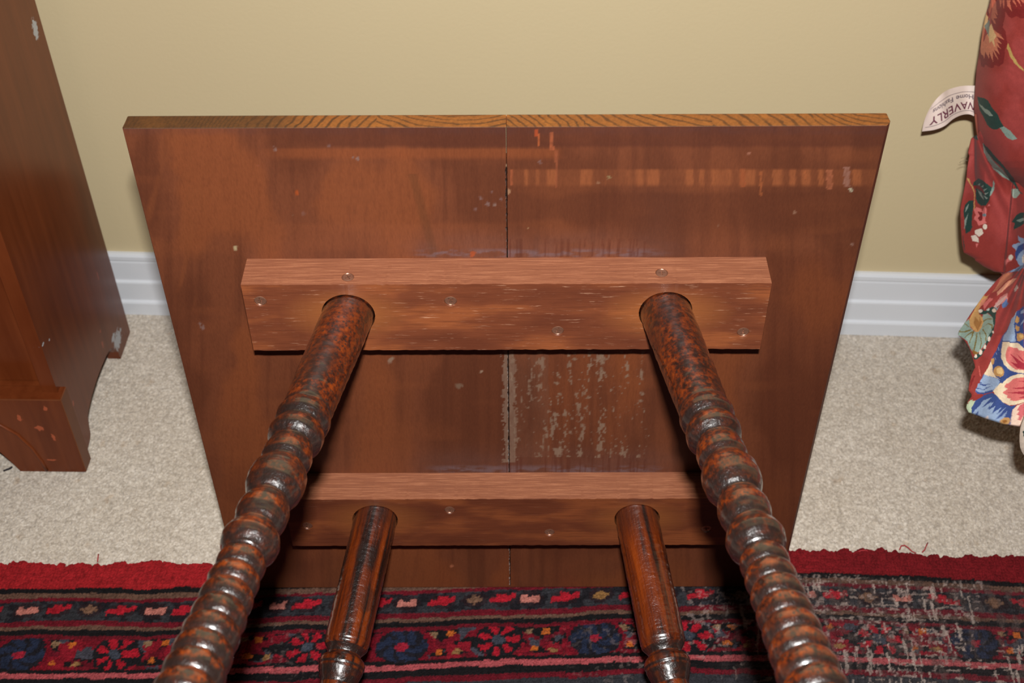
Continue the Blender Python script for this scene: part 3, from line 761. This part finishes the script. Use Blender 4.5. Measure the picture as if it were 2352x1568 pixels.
SH = [  # upper cushion body and its ruffle
 (PG(cE, 690, 0, 700, 250, 760, 290, 850, 200, 900, 280, 960, 330, 1060, 290, 1120, 330, 1240, 330, 1240, 0), DRD), (PG(cE, 620, 160, 600, 380, 640, 520, 720, 580, 800, 500, 850, 300, 850, 180, 700, 0), DRD),
 (PG(cE, 690, 0, 640, 90, 610, 200, 600, 320, 650, 420, 690, 430, 640, 330, 710, 330, 665, 230, 720, 280, 690, 150), (176, 92, 72)),
 (PG(cE, 560, 560, 520, 600, 440, 820, 400, 1050, 420, 1190, 470, 1215, 500, 1160, 560, 1210, 640, 1220, 660, 1170, 740, 1195, 830, 1130, 850, 900, 890, 780, 860, 560, 800, 480, 740, 560, 640, 540), DRD),
 (PG(cE, 600, 420, 540, 600, 500, 650, 440, 830, 420, 980, 460, 1000, 480, 1060, 500, 930, 560, 1060, 570, 940, 630, 1110, 630, 920, 740, 1100, 650, 880, 750, 980, 700, 820, 775, 880, 700, 760, 790, 790, 690, 660, 840, 715, 720, 600, 800, 650, 640, 530), (196, 116, 88)),
 (PG(cE, 600, 420, 530, 600, 560, 700, 570, 780, 610, 740, 670, 860, 650, 720, 690, 650, 650, 560), (214, 176, 128)),
 (PG(cE, 590, 250, 545, 400, 515, 560, 560, 660, 570, 480, 575, 330), (120, 124, 118)),
 (PG(cE, 900, 770, 880, 860, 940, 1020, 1040, 1160, 1190, 1290, 1190, 1250, 1090, 1150, 1000, 1010, 940, 860), (178, 146, 84)),
 (PG(cE, 750, 0, 770, 130, 790, 0), (186, 96, 74)), (PG(cE, 800, 0, 830, 170, 840, 0), (186, 96, 74)), (PG(cE, 880, 0, 890, 100, 980, 210, 940, 60, 950, 0), (196, 104, 82)), (PG(cE, 980, 0, 1070, 140, 1020, 0), (196, 104, 82)), (PG(cE, 1060, 0, 1150, 120, 1100, 0), (196, 104, 82)), (PG(cE, 1130, 0, 1192, 70, 1192, 0), (196, 104, 82)),
 (PG(cF, 1350, 390, 1500, 420, 1580, 470, 1660, 620, 1780, 760, 1860, 930, 1920, 1030, 1830, 1060, 1760, 1100, 1660, 1090, 1560, 1000, 1480, 820, 1390, 660), GRN),
 (PG(cF, 1350, 450, 1400, 540, 1520, 650, 1600, 690, 1690, 810, 1600, 800, 1520, 740, 1420, 610), LGR),
 (PG(cF, 1830, 1060, 1920, 1030, 2060, 1120, 2190, 1300, 2040, 1290, 1940, 1200), SAG),
 (PG(cA, 1050, 0, 1200, 0, 1300, 90, 1370, 170, 1260, 185, 1150, 130), SAG),
 (PG(cA, 660, 220, 900, 480, 1080, 690, 1200, 830, 1290, 950, 1400, 1190, 1498, 1290, 1400, 1230, 1300, 1080, 1210, 990, 1080, 760, 900, 600, 760, 430), GRN),
 (PG(cA, 670, 230, 730, 380, 850, 560, 960, 690, 1080, 790, 1220, 1000, 1080, 930, 900, 780, 780, 600, 700, 440), SAG),
 (PG(cA, 440, 0, 460, 100, 500, 160, 590, 200, 560, 100, 530, 0), GRN),
 (PG(cA, 480, 1100, 500, 1020, 590, 950, 680, 1000, 780, 1080, 860, 1130, 840, 1250, 800, 1400, 740, 1490, 640, 1500, 570, 1450, 530, 1350, 540, 1200), GRN),
 (PG(cA, 490, 1100, 600, 1090, 670, 1170, 720, 1300, 640, 1200, 560, 1150, 500, 1150), DRD),
 (PG(cA, 560, 1160, 640, 1240, 700, 1390, 620, 1290), LGR), (PG(cA, 570, 1085, 620, 1050, 620, 1100), LGR), (PG(cA, 640, 1120, 690, 1080, 680, 1140), LGR), (PG(cA, 680, 1180, 760, 1160, 700, 1220), LGR), (PG(cA, 700, 1250, 790, 1245, 720, 1290), LGR), (PG(cA, 690, 1300, 780, 1350, 740, 1370), LGR),
 (PG(cA, 885, 990, 915, 1060, 900, 1180, 840, 1290, 805, 1320, 830, 1220, 870, 1120), SAG),
 (PG(cA, 350, 950, 400, 960, 420, 1030, 480, 1120, 520, 1250, 515, 1420, 515, 1560, 490, 1560, 500, 1400, 500, 1250, 450, 1120, 380, 1010), GLD),
 (PG(cA, 1250, 1190, 1310, 1160, 1370, 1170, 1420, 1250, 1350, 1340, 1280, 1340, 1250, 1260), (150, 166, 152)),
 (PG(cB, 300, 0, 240, 70, 215, 170, 230, 300, 250, 500, 320, 460, 345, 400, 340, 250, 365, 100, 365, 0), GRN), (PG(cB, 190, 200, 210, 520, 235, 750, 215, 700), GRN), (PG(cB, 300, 40, 250, 120, 240, 180, 280, 120), LGR), (PG(cB, 290, 190, 230, 300, 230, 440, 260, 330), LGR),
 (PG(cB, 370, 140, 410, 100, 490, 130, 500, 170, 530, 90, 560, 120, 560, 180, 540, 300, 560, 340, 500, 360, 440, 380, 415, 320, 375, 280, 380, 240, 400, 230), PNK), (PG(cB, 420, 160, 500, 180, 500, 300, 460, 310, 430, 270, 460, 230), DRD),
 (ell(cB, 530, 222, 30, 26), (110, 124, 130)), (ell(cB, 540, 395, 32, 40), WHT), (PG(cB, 385, 450, 440, 430, 490, 420, 515, 490, 455, 550, 390, 500), WHT), (PG(cB, 330, 530, 400, 520, 440, 570, 445, 630, 350, 610), WHT), (PG(cB, 400, 650, 440, 640, 415, 710), PNK), (PG(cB, 570, 90, 600, 50, 620, 80), PNK),
 (PG(cB, 940, 320, 1010, 220, 1080, 180, 1124, 180, 1124, 350, 1050, 400, 970, 440, 980, 340), GRN), (PG(cB, 1000, 300, 1124, 260, 1124, 300, 1060, 330), LGR),
 (PG(cB, 1030, 520, 1060, 550, 1124, 570, 1124, 990, 1060, 980, 1010, 900, 990, 820, 1000, 740, 950, 700, 950, 670, 1040, 635, 1080, 640, 1040, 600), LBL), (PG(cB, 1124, 640, 1040, 680, 990, 780, 1000, 900, 1050, 800, 1124, 730), BLU), (PG(cB, 1124, 800, 1090, 860, 1100, 930, 1124, 950), WHT),
 (PG(cB, 900, 830, 940, 810, 965, 860, 940, 900, 880, 930, 840, 980, 835, 920, 880, 870), PNK), (ell(cB, 925, 855, 35, 40), WHT),
]
SL = [  # lower ruffle
 (PG(cB, 1124, 960, 1040, 1000, 880, 1080, 860, 1100, 960, 1070, 1050, 1060, 1124, 1020), (110, 130, 160)),
 (PG(cB, 820, 1120, 960, 1080, 940, 1150, 840, 1230, 720, 1350, 640, 1390, 700, 1300), (180, 110, 84)), (PG(cB, 1020, 1180, 900, 1200, 720, 1370, 720, 1430, 860, 1330, 960, 1250), (216, 160, 130)), (PG(cB, 620, 1400, 560, 1470, 520, 1568, 480, 1568, 540, 1460), (180, 110, 84)),
 (PG(cB, 1020, 1260, 975, 1330, 985, 1380, 1040, 1310), WHT), (PG(cB, 880, 1400, 780, 1460, 690, 1568, 860, 1568, 880, 1500), (214, 140, 136)),
 (PG(cC, 560, 0, 440, 170, 330, 370, 330, 470, 400, 560, 450, 605, 500, 600, 540, 520, 565, 440, 550, 350, 500, 300, 480, 230, 540, 130, 640, 0), GLD), (PG(cC, 430, 330, 400, 440, 470, 590, 540, 440, 500, 340, 490, 420), (150, 104, 56)), (PG(cC, 660, 30, 560, 130, 570, 220, 640, 130, 720, 40), (206, 110, 104)), (PG(cC, 530, 60, 490, 180, 540, 150, 640, 20), (196, 124, 96)),
 (PG(cC, 820, 80, 730, 190, 760, 210, 860, 130, 960, 0, 900, 20), (220, 188, 182)), (PG(cC, 950, 50, 870, 150, 880, 195, 930, 180, 965, 120), (86, 112, 160)), (PG(cC, 740, 190, 800, 200, 850, 150, 780, 250), (150, 168, 180)),
 (PG(cC, 320, 370, 250, 450, 150, 590, 150, 640, 240, 690, 300, 740, 340, 850, 390, 920, 440, 950, 520, 880, 600, 760, 640, 660, 720, 540, 740, 420, 700, 350, 640, 300, 560, 290, 545, 350, 565, 440, 530, 540, 480, 600, 430, 600, 350, 520), SAG),
 (PG(cC, 400, 560, 360, 660, 320, 770, 330, 780, 380, 660, 420, 600), (110, 96, 50)), (PG(cC, 450, 610, 400, 880, 420, 890, 470, 620), (110, 96, 50)), (PG(cC, 500, 610, 520, 760, 500, 860, 515, 860, 535, 760, 510, 600), (110, 96, 50)), (PG(cC, 545, 560, 600, 640, 590, 740, 605, 740, 615, 630, 560, 550), (110, 96, 50)), (PG(cC, 545, 530, 640, 470, 700, 500, 700, 560, 715, 540, 715, 480, 640, 455), (110, 96, 50)), (PG(cC, 560, 440, 640, 390, 715, 400, 715, 385, 640, 375, 565, 415), (110, 96, 50)), (PG(cC, 350, 540, 250, 570, 160, 580, 160, 590, 260, 590, 370, 560), (110, 96, 50)), (PG(cC, 390, 570, 300, 620, 250, 680, 262, 690, 310, 630, 390, 590), (110, 96, 50)), (PG(cC, 240, 450, 330, 510, 335, 500, 255, 440), (110, 96, 50)),
 (PG(cC, 370, 870, 400, 950, 470, 960, 480, 920), (130, 90, 40)),
 (PG(cC, 480, 230, 530, 210, 600, 240, 640, 200, 700, 180, 780, 220, 770, 330, 760, 420, 730, 560, 690, 680, 640, 760, 590, 850, 540, 960, 460, 1030, 410, 1040, 400, 990, 450, 950, 520, 920, 590, 800, 640, 660, 700, 560, 730, 480, 720, 380, 680, 320, 640, 290, 540, 300, 500, 290), GRN),
 (ell(cC, 515, 243, 34, 28), WHT), (ell(cC, 742, 248, 34, 34), WHT), (PG(cC, 610, 220, 650, 190, 670, 220, 640, 240), (170, 180, 170)), (ell(cC, 655, 700, 26, 42, .2), WHT), (ell(cC, 588, 830, 22, 38, .2), WHT), (ell(cC, 520, 920, 26, 42, .2), WHT), (ell(cC, 436, 982, 24, 30, .3), WHT), (ell(cC, 718, 590, 12, 24), WHT),
 (PG(cC, 480, 1130, 500, 1300, 520, 1320, 490, 1150), (206, 100, 90)), (PG(cC, 400, 1290, 350, 1400, 340, 1540, 380, 1420, 430, 1300), DRD),
 (PG(cC, 1226, 150, 1120, 260, 1020, 400, 960, 560, 880, 660, 820, 800, 740, 940, 680, 1050, 640, 1180, 560, 1280, 520, 1370, 470, 1470, 430, 1568, 1226, 1568), BLU),
 (PG(cC, 1120, 260, 1020, 400, 970, 560, 900, 660, 880, 745, 1090, 745, 1080, 600, 1070, 470, 1100, 330), LBL), (PG(cC, 1226, 210, 1180, 240, 1170, 290, 1226, 280), LBL), (PG(cC, 1226, 370, 1180, 440, 1170, 480, 1226, 420), LBL), (PG(cC, 800, 830, 830, 900, 815, 900), LBL), (PG(cC, 760, 880, 800, 1000, 780, 960), LBL), (PG(cC, 745, 960, 775, 1060, 760, 1040), LBL),
 (PG(cC, 1110, 335, 1150, 350, 1150, 420, 1110, 450, 1085, 440), GLD), (PG(cC, 1100, 480, 1150, 500, 1150, 560, 1110, 575, 1085, 540), GLD), (PG(cC, 1110, 610, 1180, 600, 1226, 640, 1220, 700, 1160, 735, 1110, 730), GLD), (ell(cC, 1175, 650, 30, 32), (214, 176, 110)),
 (PG(cC, 880, 765, 1140, 765, 1226, 860, 1226, 1260, 1130, 1255, 1000, 1210, 900, 1120, 860, 1040, 855, 920), CRM), (PG(cC, 980, 820, 1060, 850, 1110, 840, 1140, 880, 1226, 900, 1226, 1210, 1080, 1200, 1000, 1140, 930, 1060, 925, 980, 950, 880), PNK), (PG(cC, 1000, 940, 1090, 1010, 1226, 1100, 1226, 1200, 1120, 1180, 1000, 1070, 1120, 1110), (160, 44, 60)), (PG(cC, 1100, 940, 1200, 1070, 1226, 1060), (160, 44, 60)),
 (PG(cC, 690, 1030, 730, 1010, 750, 1050, 740, 1120, 710, 1135, 685, 1070), GLD),
 (PG(cC, 680, 1070, 640, 1170, 570, 1270, 590, 1290, 700, 1330, 800, 1360, 840, 1370, 760, 1330, 720, 1250, 715, 1150), CRM), (ell(cC, 815, 1245, 88, 88), GLD), (ell(cC, 830, 1235, 52, 56), (226, 190, 130)),
 (PG(cC, 575, 1280, 520, 1370, 480, 1450, 450, 1568, 740, 1568, 830, 1400, 800, 1365, 700, 1335), LBL), (PG(cC, 500, 1400, 580, 1440, 690, 1460, 580, 1460, 490, 1440), BLU), (PG(cC, 480, 1500, 600, 1510, 710, 1480, 600, 1530, 470, 1520), BLU),
 (PG(cC, 1226, 1275, 1160, 1270, 1000, 1310, 900, 1390, 830, 1480, 740, 1568, 1226, 1568), CRM), (PG(cC, 1226, 1330, 1100, 1340, 1040, 1360, 960, 1430, 1010, 1450, 900, 1520, 950, 1568, 1226, 1568), PNK), (PG(cC, 1226, 1380, 1100, 1400, 1226, 1400), (160, 44, 60)), (PG(cC, 1226, 1440, 1040, 1460, 1226, 1470), (160, 44, 60)),
 (PG(cD, 480, 0, 430, 120, 460, 170, 600, 185, 720, 160, 830, 0), LBL), (PG(cD, 480, 10, 600, 20, 690, 30, 560, 45), BLU), (PG(cD, 450, 70, 560, 100, 705, 65, 600, 110, 440, 90), BLU), (PG(cD, 430, 110, 460, 170, 600, 185, 720, 160, 740, 120, 600, 150, 500, 150), BLU),
 (PG(cD, 830, 0, 720, 150, 800, 230, 880, 310, 980, 355, 1080, 355, 1226, 310, 1226, 0), CRM), (PG(cD, 940, 0, 900, 60, 960, 90, 870, 155, 960, 200, 940, 240, 1010, 250, 1000, 280, 1100, 290, 1226, 260, 1226, 0), PNK), (PG(cD, 1226, 60, 1010, 85, 1226, 95), (160, 44, 60)), (PG(cD, 1226, 130, 950, 155, 1226, 180), (160, 44, 60)), (PG(cD, 1226, 210, 1130, 240, 1226, 240), (160, 44, 60)),
 (PG(cD, 430, 280, 560, 210, 700, 175, 760, 185, 840, 270, 920, 340, 1020, 370, 1100, 355, 1030, 450, 1010, 700, 360, 510, 370, 400), BLU), (PG(cD, 430, 280, 350, 290, 300, 340, 280, 430, 300, 480, 360, 500, 370, 400), (176, 190, 160)),
 (PG(cD, 700, 250, 560, 300, 430, 430, 380, 500, 420, 515, 480, 450, 470, 520, 700, 620, 820, 670, 830, 610, 900, 560, 960, 440, 870, 530, 740, 610, 940, 385, 770, 520, 860, 390, 690, 500, 760, 370, 620, 450, 740, 300, 530, 420), LBL),
 (PG(cD, 560, 575, 640, 530, 645, 585), (210, 190, 180)), (PG(cD, 820, 660, 840, 600, 900, 560, 980, 560, 1005, 600, 980, 660, 920, 690), GLD), (ell(cD, 910, 625, 40, 24), (140, 90, 40)),
 (PG(cD, 1226, 320, 1120, 360, 1040, 430, 1020, 560, 1000, 700, 1150, 720, 1226, 560), (224, 196, 176)), (PG(cD, 1226, 320, 1150, 370, 1110, 440, 1150, 450, 1100, 520, 1150, 530, 1120, 600, 1170, 610, 1226, 520), (196, 100, 104)),
]
OUTB = [(-500, 2420), (-300, 2345), (-120, 2306), (0, 2290), (20, 2279), (60, 2270), (80, 2263), (110, 2256), (150, 2250), (190, 2243), (250, 2238), (300, 2243), (330, 2250), (370, 2262), (385, 2273), (405, 2298), (420, 2324), (430, 2335), (445, 2345), (458, 2353), (480, 2372), (540, 2420), (580, 2480)]
OUTR = [(270, 2262), (310, 2246), (316, 2236), (320, 2231), (345, 2225), (352, 2224), (358, 2227), (385, 2222), (410, 2220), (450, 2212), (480, 2206), (520, 2207), (560, 2210), (580, 2214), (590, 2232), (594, 2239), (598, 2240), (612, 2260), (624, 2284), (626, 2298), (637, 2306), (650, 2340), (670, 2400)]
OUTL = [(560, 2420), (600, 2362), (612, 2345), (622, 2325), (630, 2306), (645, 2290), (680, 2260), (715, 2235), (745, 2215), (762, 2203), (770, 2201), (776, 2208), (782, 2216), (800, 2227), (820, 2233), (838, 2239), (846, 2240), (865, 2231), (885, 2226), (897, 2225), (906, 2232), (914, 2231), (925, 2223), (938, 2220), (947, 2225), (954, 2245), (963, 2270), (974, 2305), (979, 2335), (981, 2352), (984, 2500)]
def paint_cloth(px, py, shapes):
    C = np.broadcast_to(lin(RED), px.shape + (3,)).copy()
    C = mixc(C, (134, 44, 36), sstep(.42, .66, fbm(px / 46, py / 60, 5, 3)) * .6)
    C = C * (.88 + .24 * fbm(px / 1.6, py / 1.6, 7, 2))[..., None]
    jx = px + (fbm(px / 6, py / 6, 61, 2) - .5) * 1.6; jy = py + (fbm(px / 6, py / 6, 67, 2) - .5) * 1.6
    for P, c in shapes:
        a = np.array(P); x0, y0 = a.min(0) - 2; x1, y1 = a.max(0) + 2
        sel = (jx > x0) & (jx < x1) & (jy > y0) & (jy < y1)
        if not sel.any(): continue
        xs, ys = jx[sel], jy[sel]; m = inpoly(xs, ys, P)
        cc = C[sel]; v = lin(c) * (.84 + .28 * fbm(xs[m] / 2.4, ys[m] / 2.4, 9, 2))[:, None]; cc[m] = v; C[sel] = cc
    # plain flower repeat on the cloth beyond what the photograph shows
    for k in range(26):
        cx = 2405 + 560 * float(h2(k * 1.0, 3.0, 1)); cy = -440 + 62 * k; r = np.hypot(px - cx, py - cy); a = np.arctan2(py - cy, px - cx)
        o = px > 2362
        C = mixc(C, GRN, o & (r < 44 + 8 * np.cos(3 * a))); C = mixc(C, CRM, o & (r < 30 + 6 * np.cos(5 * a))); C = mixc(C, PNK, o & (r < 20 + 5 * np.cos(5 * a)))
    return C
MCL = mat_paint('printed_cotton', .8, .04, (1500, .15, .0004), .12, spec=.25)
def cloth(name, outline, y_of, shapes, parent, w_out, back=True, thick=.0012, fine_to=1100, back_y=None):
    o = np.array(outline, float); a0, a1 = o[0, 0], o[-1, 0]
    py = np.unique(np.concatenate([np.arange(a0, min(-8, a1), 8), np.arange(max(a0, -8), min(a1, fine_to), 1.15), np.arange(max(a0, fine_to), a1, 5), [a1]]))
    xl = np.interp(py, o[:, 0], o[:, 1])
    offs = np.concatenate([np.linspace(0, 1, 6)[:-1] ** 2 * 3, np.arange(3, 152, 1.2), np.linspace(154, w_out, 70)])
    PX = xl[:, None] + offs[None, :]; PY = np.repeat(py[:, None], len(offs), 1); OF = np.repeat(offs[None, :], len(py), 0)
    Yv = y_of(PX, PY, OF)
    d = ray(PX, PY); t = (Yv - CO[1]) / d[..., 1]; V = CO + d * t[..., None]
    C = paint_cloth(PX, PY, shapes)
    f = grid_faces(*PX.shape)[:, ::-1]; n = PX.size
    V2 = V.copy()
    if back_y is not None: V2[..., 1] = np.maximum(V[..., 1], back_y(PX, PY, OF))
    else: V2[..., 1] += thick
    V2[..., 2] = np.maximum(V2[..., 2], .002)
    V[..., 2] = np.maximum(V[..., 2], .002)
    fb = f[:, ::-1] + n
    nr, nc = PX.shape; e = []
    for i in range(nr - 1): e.append((i * nc, i * nc + n, (i + 1) * nc + n, (i + 1) * nc)); e.append((i * nc + nc - 1, (i + 1) * nc + nc - 1, (i + 1) * nc + nc - 1 + n, i * nc + nc - 1 + n))
    for j in range(nc - 1): e.append((j, j + 1, j + 1 + n, j + n)); b = (nr - 1) * nc; e.append((b + j, b + j + n, b + j + 1 + n, b + j + 1))
    return mesh_obj(name, np.vstack([V.reshape(-1, 3), V2.reshape(-1, 3)]), np.vstack([f, fb, np.array(e)]), MCL, parent, np.vstack([C.reshape(-1, 3)] * 2), True)
cu = empty('ruffled_cushion', (.50, -.08, .10))
tag(cu, 'red floral ruffled cushion at right edge with a white sewn label', 'cushion')
def child_fix(o, e): o.matrix_parent_inverse = Matrix.Translation(-Vector(e.location))
def y_body(px, py, of):
    puff = 1 - np.exp(-of / 42.)
    edge = sstep(0, 60, 460 + (px - 2352) * .6 - py) * .0
    return -.072 - .055 * puff - .006 * (fbm(px / 60, py / 80, 3) - .5) * puff
b1 = cloth('cushion_body', OUTB, y_body, SH, cu, 560, fine_to=475, back_y=lambda px, py, of: -.070 + .030 * (1 - np.exp(-of / 60.))); child_fix(b1, cu)
def seam_dist(px, py):
    o = np.array(OUTB, float); xs = np.interp(py, o[:, 0], o[:, 1]); ys = np.interp(px, o[10:, 1], o[10:, 0])
    return np.maximum(py - ys, 0)
def y_ruf(px, py, of):
    sd = seam_dist(px, py); t = px * .75 - py * .35
    g = np.sin(t / 5.2 + 1.5 * np.sin(t / 19.)) * np.exp(-sd / 42.) * .0035
    big = np.sin((px - 2212) / 23. + (py - 500) / 150.) * sstep(10, 120, sd) * .006
    fold = -.014 * sstep(2302 + (640 - py) * .10, 2308 + (640 - py) * .10, px) * (py > 420)
    return -.078 - .030 * sstep(0, 150, sd) + g + big * .8 - .004 * (1 - np.exp(-of / 8.)) + fold * .7
b2 = cloth('ruffle', OUTR, y_ruf, SH, cu, 420); child_fix(b2, cu)
pp = [(2240.5, 262), (2244.5, 300), (2250.5, 330), (2262.5, 369), (2274, 385), (2298, 405), (2324, 420), (2335, 430), (2345, 445), (2353, 458), (2372, 480), (2420, 540)]
b3 = tube('piping', [at_y(a, b, -.077) for a, b in pp], .0010, mat_plain('piping_cloth', (134, 66, 48), .8), cu, 8); child_fix(b3, cu)
MTH = mat_plain('grey_thread', (140, 132, 110), .8)
for pts in ([(2238, 357), (2228, 358), (2216, 361), (2207, 364)], [(2226, 369), (2216, 368), (2207, 371), (2204, 374)]):
    o = tube('loose_thread', [at_y(a, b, -.066) for a, b in pts], .00022, MTH, cu, 5); child_fix(o, cu)
# label: curled strip with printed text
def cr(P, t):
    P = np.array(P, float); k = np.linspace(0, 1, len(P)); t = np.clip(t, 0, 1)
    # smooth interpolation (Catmull-Rom)
    n = len(P) - 1; i = np.minimum((t * n).astype(int), n - 1); f = (t * n - i)[..., None]
    p0 = P[np.maximum(i - 1, 0)]; p1 = P[i]; p2 = P[i + 1]; p3 = P[np.minimum(i + 2, n)]
    return .5 * ((2 * p1) + (-p0 + p2) * f + (2 * p0 - 5 * p1 + 4 * p2 - p3) * f * f + (-p0 + 3 * p1 - 3 * p2 + p3) * f ** 3)
LB = [(2118, 302), (2147, 298), (2170, 289), (2190, 273), (2210, 264), (2228, 263), (2245, 272)]
LTOP = [(2141, 240), (2152, 226), (2166, 213), (2180, 205), (2205, 198), (2225, 196.5), (2248, 197)]
def label_pt(s, t):
    s = np.asarray(s, float); t = np.asarray(t, float)
    a = cr(LB, s); b = cr(LTOP, s); q = a * (1 - t[..., None]) + b * t[..., None]
    q[..., 0] -= np.sin(t * math.pi) * 4 * (1 - s) ** 2
    Y = -.046 + .012 * t + .006 * np.sin(s * 5.5) - .010 * s
    d = ray(q[..., 0], q[..., 1]); k = (Y - CO[1]) / d[..., 1]
    return CO + d * k[..., None]
S, T_ = np.meshgrid(np.linspace(0, 1, 160), np.linspace(0, 1, 60))
MLB = mat_plain('label_satin', (226, 206, 196), .6)
lab = mesh_obj('sewn_label', label_pt(S, T_).reshape(-1, 3), grid_faces(*S.shape), MLB, cu, None, True); child_fix(lab, cu)
sm = lab.modifiers.new('s', 'SOLIDIFY'); sm.thickness = .0003; sm.offset = 0
MTX = mat_plain('label_print_maroon', (104, 40, 62), .7); MTX2 = mat_plain('label_print_grey', (92, 72, 84), .7)
def text_on_label(txt, s_right, s_left, t_top, t_bot, mat, tilt=0):
    cv = bpy.data.curves.new('t', 'FONT'); cv.body = txt; cv.size = 1; cv.offset = .012; cv.resolution_u = 3
    o = bpy.data.objects.new('t', cv); scn.collection.objects.link(o); bpy.context.view_layer.update()
    me = eval_mesh(o); bpy.data.objects.remove(o)
    bmm = bmesh.new(); bmm.from_mesh(me); bmesh.ops.triangulate(bmm, faces=bmm.faces)
    bmesh.ops.subdivide_edges(bmm, edges=[e for e in bmm.edges if e.calc_length() > .12], cuts=2, use_grid_fill=False)
    bmesh.ops.triangulate(bmm, faces=bmm.faces)
    co = np.array([v.co[:] for v in bmm.verts]); mn = co.min(0); mx = co.max(0)
    u = (co[:, 0] - mn[0]) / (mx[0] - mn[0]); v = (co[:, 1] - mn[1]) / (mx[1] - mn[1])
    s = s_right + (s_left - s_right) * u; t = t_bot + (t_top - t_bot) * v + tilt * (s - .5)
    P = label_pt(s, t); P[:, 1] -= .0009
    for vv, p in zip(bmm.verts, P): vv.co = p
    me2 = bpy.data.meshes.new('printed_text'); bmm.to_mesh(me2); bmm.free()
    ob = bpy.data.objects.new('printed_text', me2); me2.materials.append(mat); scn.collection.objects.link(ob); ob.parent = lab
text_on_label('WAVERLY', 1.00, .09, .20, .46, MTX)
text_on_label('Home Fashions', .90, .12, .56, .72, MTX2)
def rule(t0, s0=.04, s1=1.0):
    s = np.linspace(s0, s1, 40); P = np.concatenate([label_pt(s, s * 0 + t0), label_pt(s, s * 0 + t0 + .014)]); P[:, 1] -= .0009
    f = [(i, i + 1, i + 41, i + 40) for i in range(39)]
    o = mesh_obj('printed_rule', P, f, MTX2, lab)
rule(.145); rule(.80)

# lower cushion with its ruffle reaching the carpet
cl = empty('floral_cushion', (.50, -.16, 0))
tag(cl, 'lower floral cushion, blue and pink blossom ruffle touching the carpet', 'cushion')
def y_low(px, py, of):
    base = np.interp(py, [560, 630, 770, 975, 990], [-.150, -.165, -.250, -.325, -.328])
    ang = np.arctan2(py - 590, 2366 - px); r = np.hypot(py - 590, 2366 - px)
    g = np.sin(ang * 17 + 1.2 * np.sin(ang * 5)) * (.0052 * np.exp(-r / 160.) + .0022) * sstep(0, 30, r)
    fold = .006 * np.sin(ang * 6.5 + 1.0) * sstep(40, 200, r)
    return base + g + fold - .003 * (1 - np.exp(-of / 8.))
b4 = cloth('ruffle', OUTL, y_low, SL, cl, 420); child_fix(b4, cl)
OUT2 = [(950, 2356), (975, 2346), (985, 2343.5), (1000, 2342), (1015, 2342), (1028, 2343.5), (1037, 2347), (1044, 2351), (1050, 2360), (1066, 2420), (1075, 2520)]
PALE = [([(2300, 940), (2700, 940), (2700, 1120), (2300, 1120)], (214, 196, 180)), ([(2349, 990), (2360, 985), (2360, 1003), (2351, 1003)], GRN)]
b5 = cloth('ruffle', OUT2, lambda px, py, of: np.interp(py, [950, 1075], [-.345, -.36]) - .012 * (1 - np.exp(-of / 30.)), PALE, cl, 300); child_fix(b5, cl)
# cushion body, beyond the frame
def pillow(name, c, sz, parent):
    n = 40; V = []; 
    a = np.linspace(-1, 1, n); X, Z = np.meshgrid(a, a)
    th = ((1 - X ** 2) * (1 - Z ** 2)) ** .45
    f = grid_faces(n, n)
    A = np.stack([c[0] + X * sz[0], c[1] - th * sz[1], c[2] + Z * sz[2]], -1).reshape(-1, 3); B = A.copy(); B[:, 1] = 2 * c[1] - B[:, 1]
    px, py = proj(A); C = paint_cloth(px, py, [])
    o = mesh_obj(name, np.vstack([A, B]), np.vstack([f[:, ::-1], f + n * n]), MCL, parent, np.vstack([C, C]), True); child_fix(o, parent); return o
pillow('cushion_body', (.66, -.25, .152), (.17, .06, .15), cl)
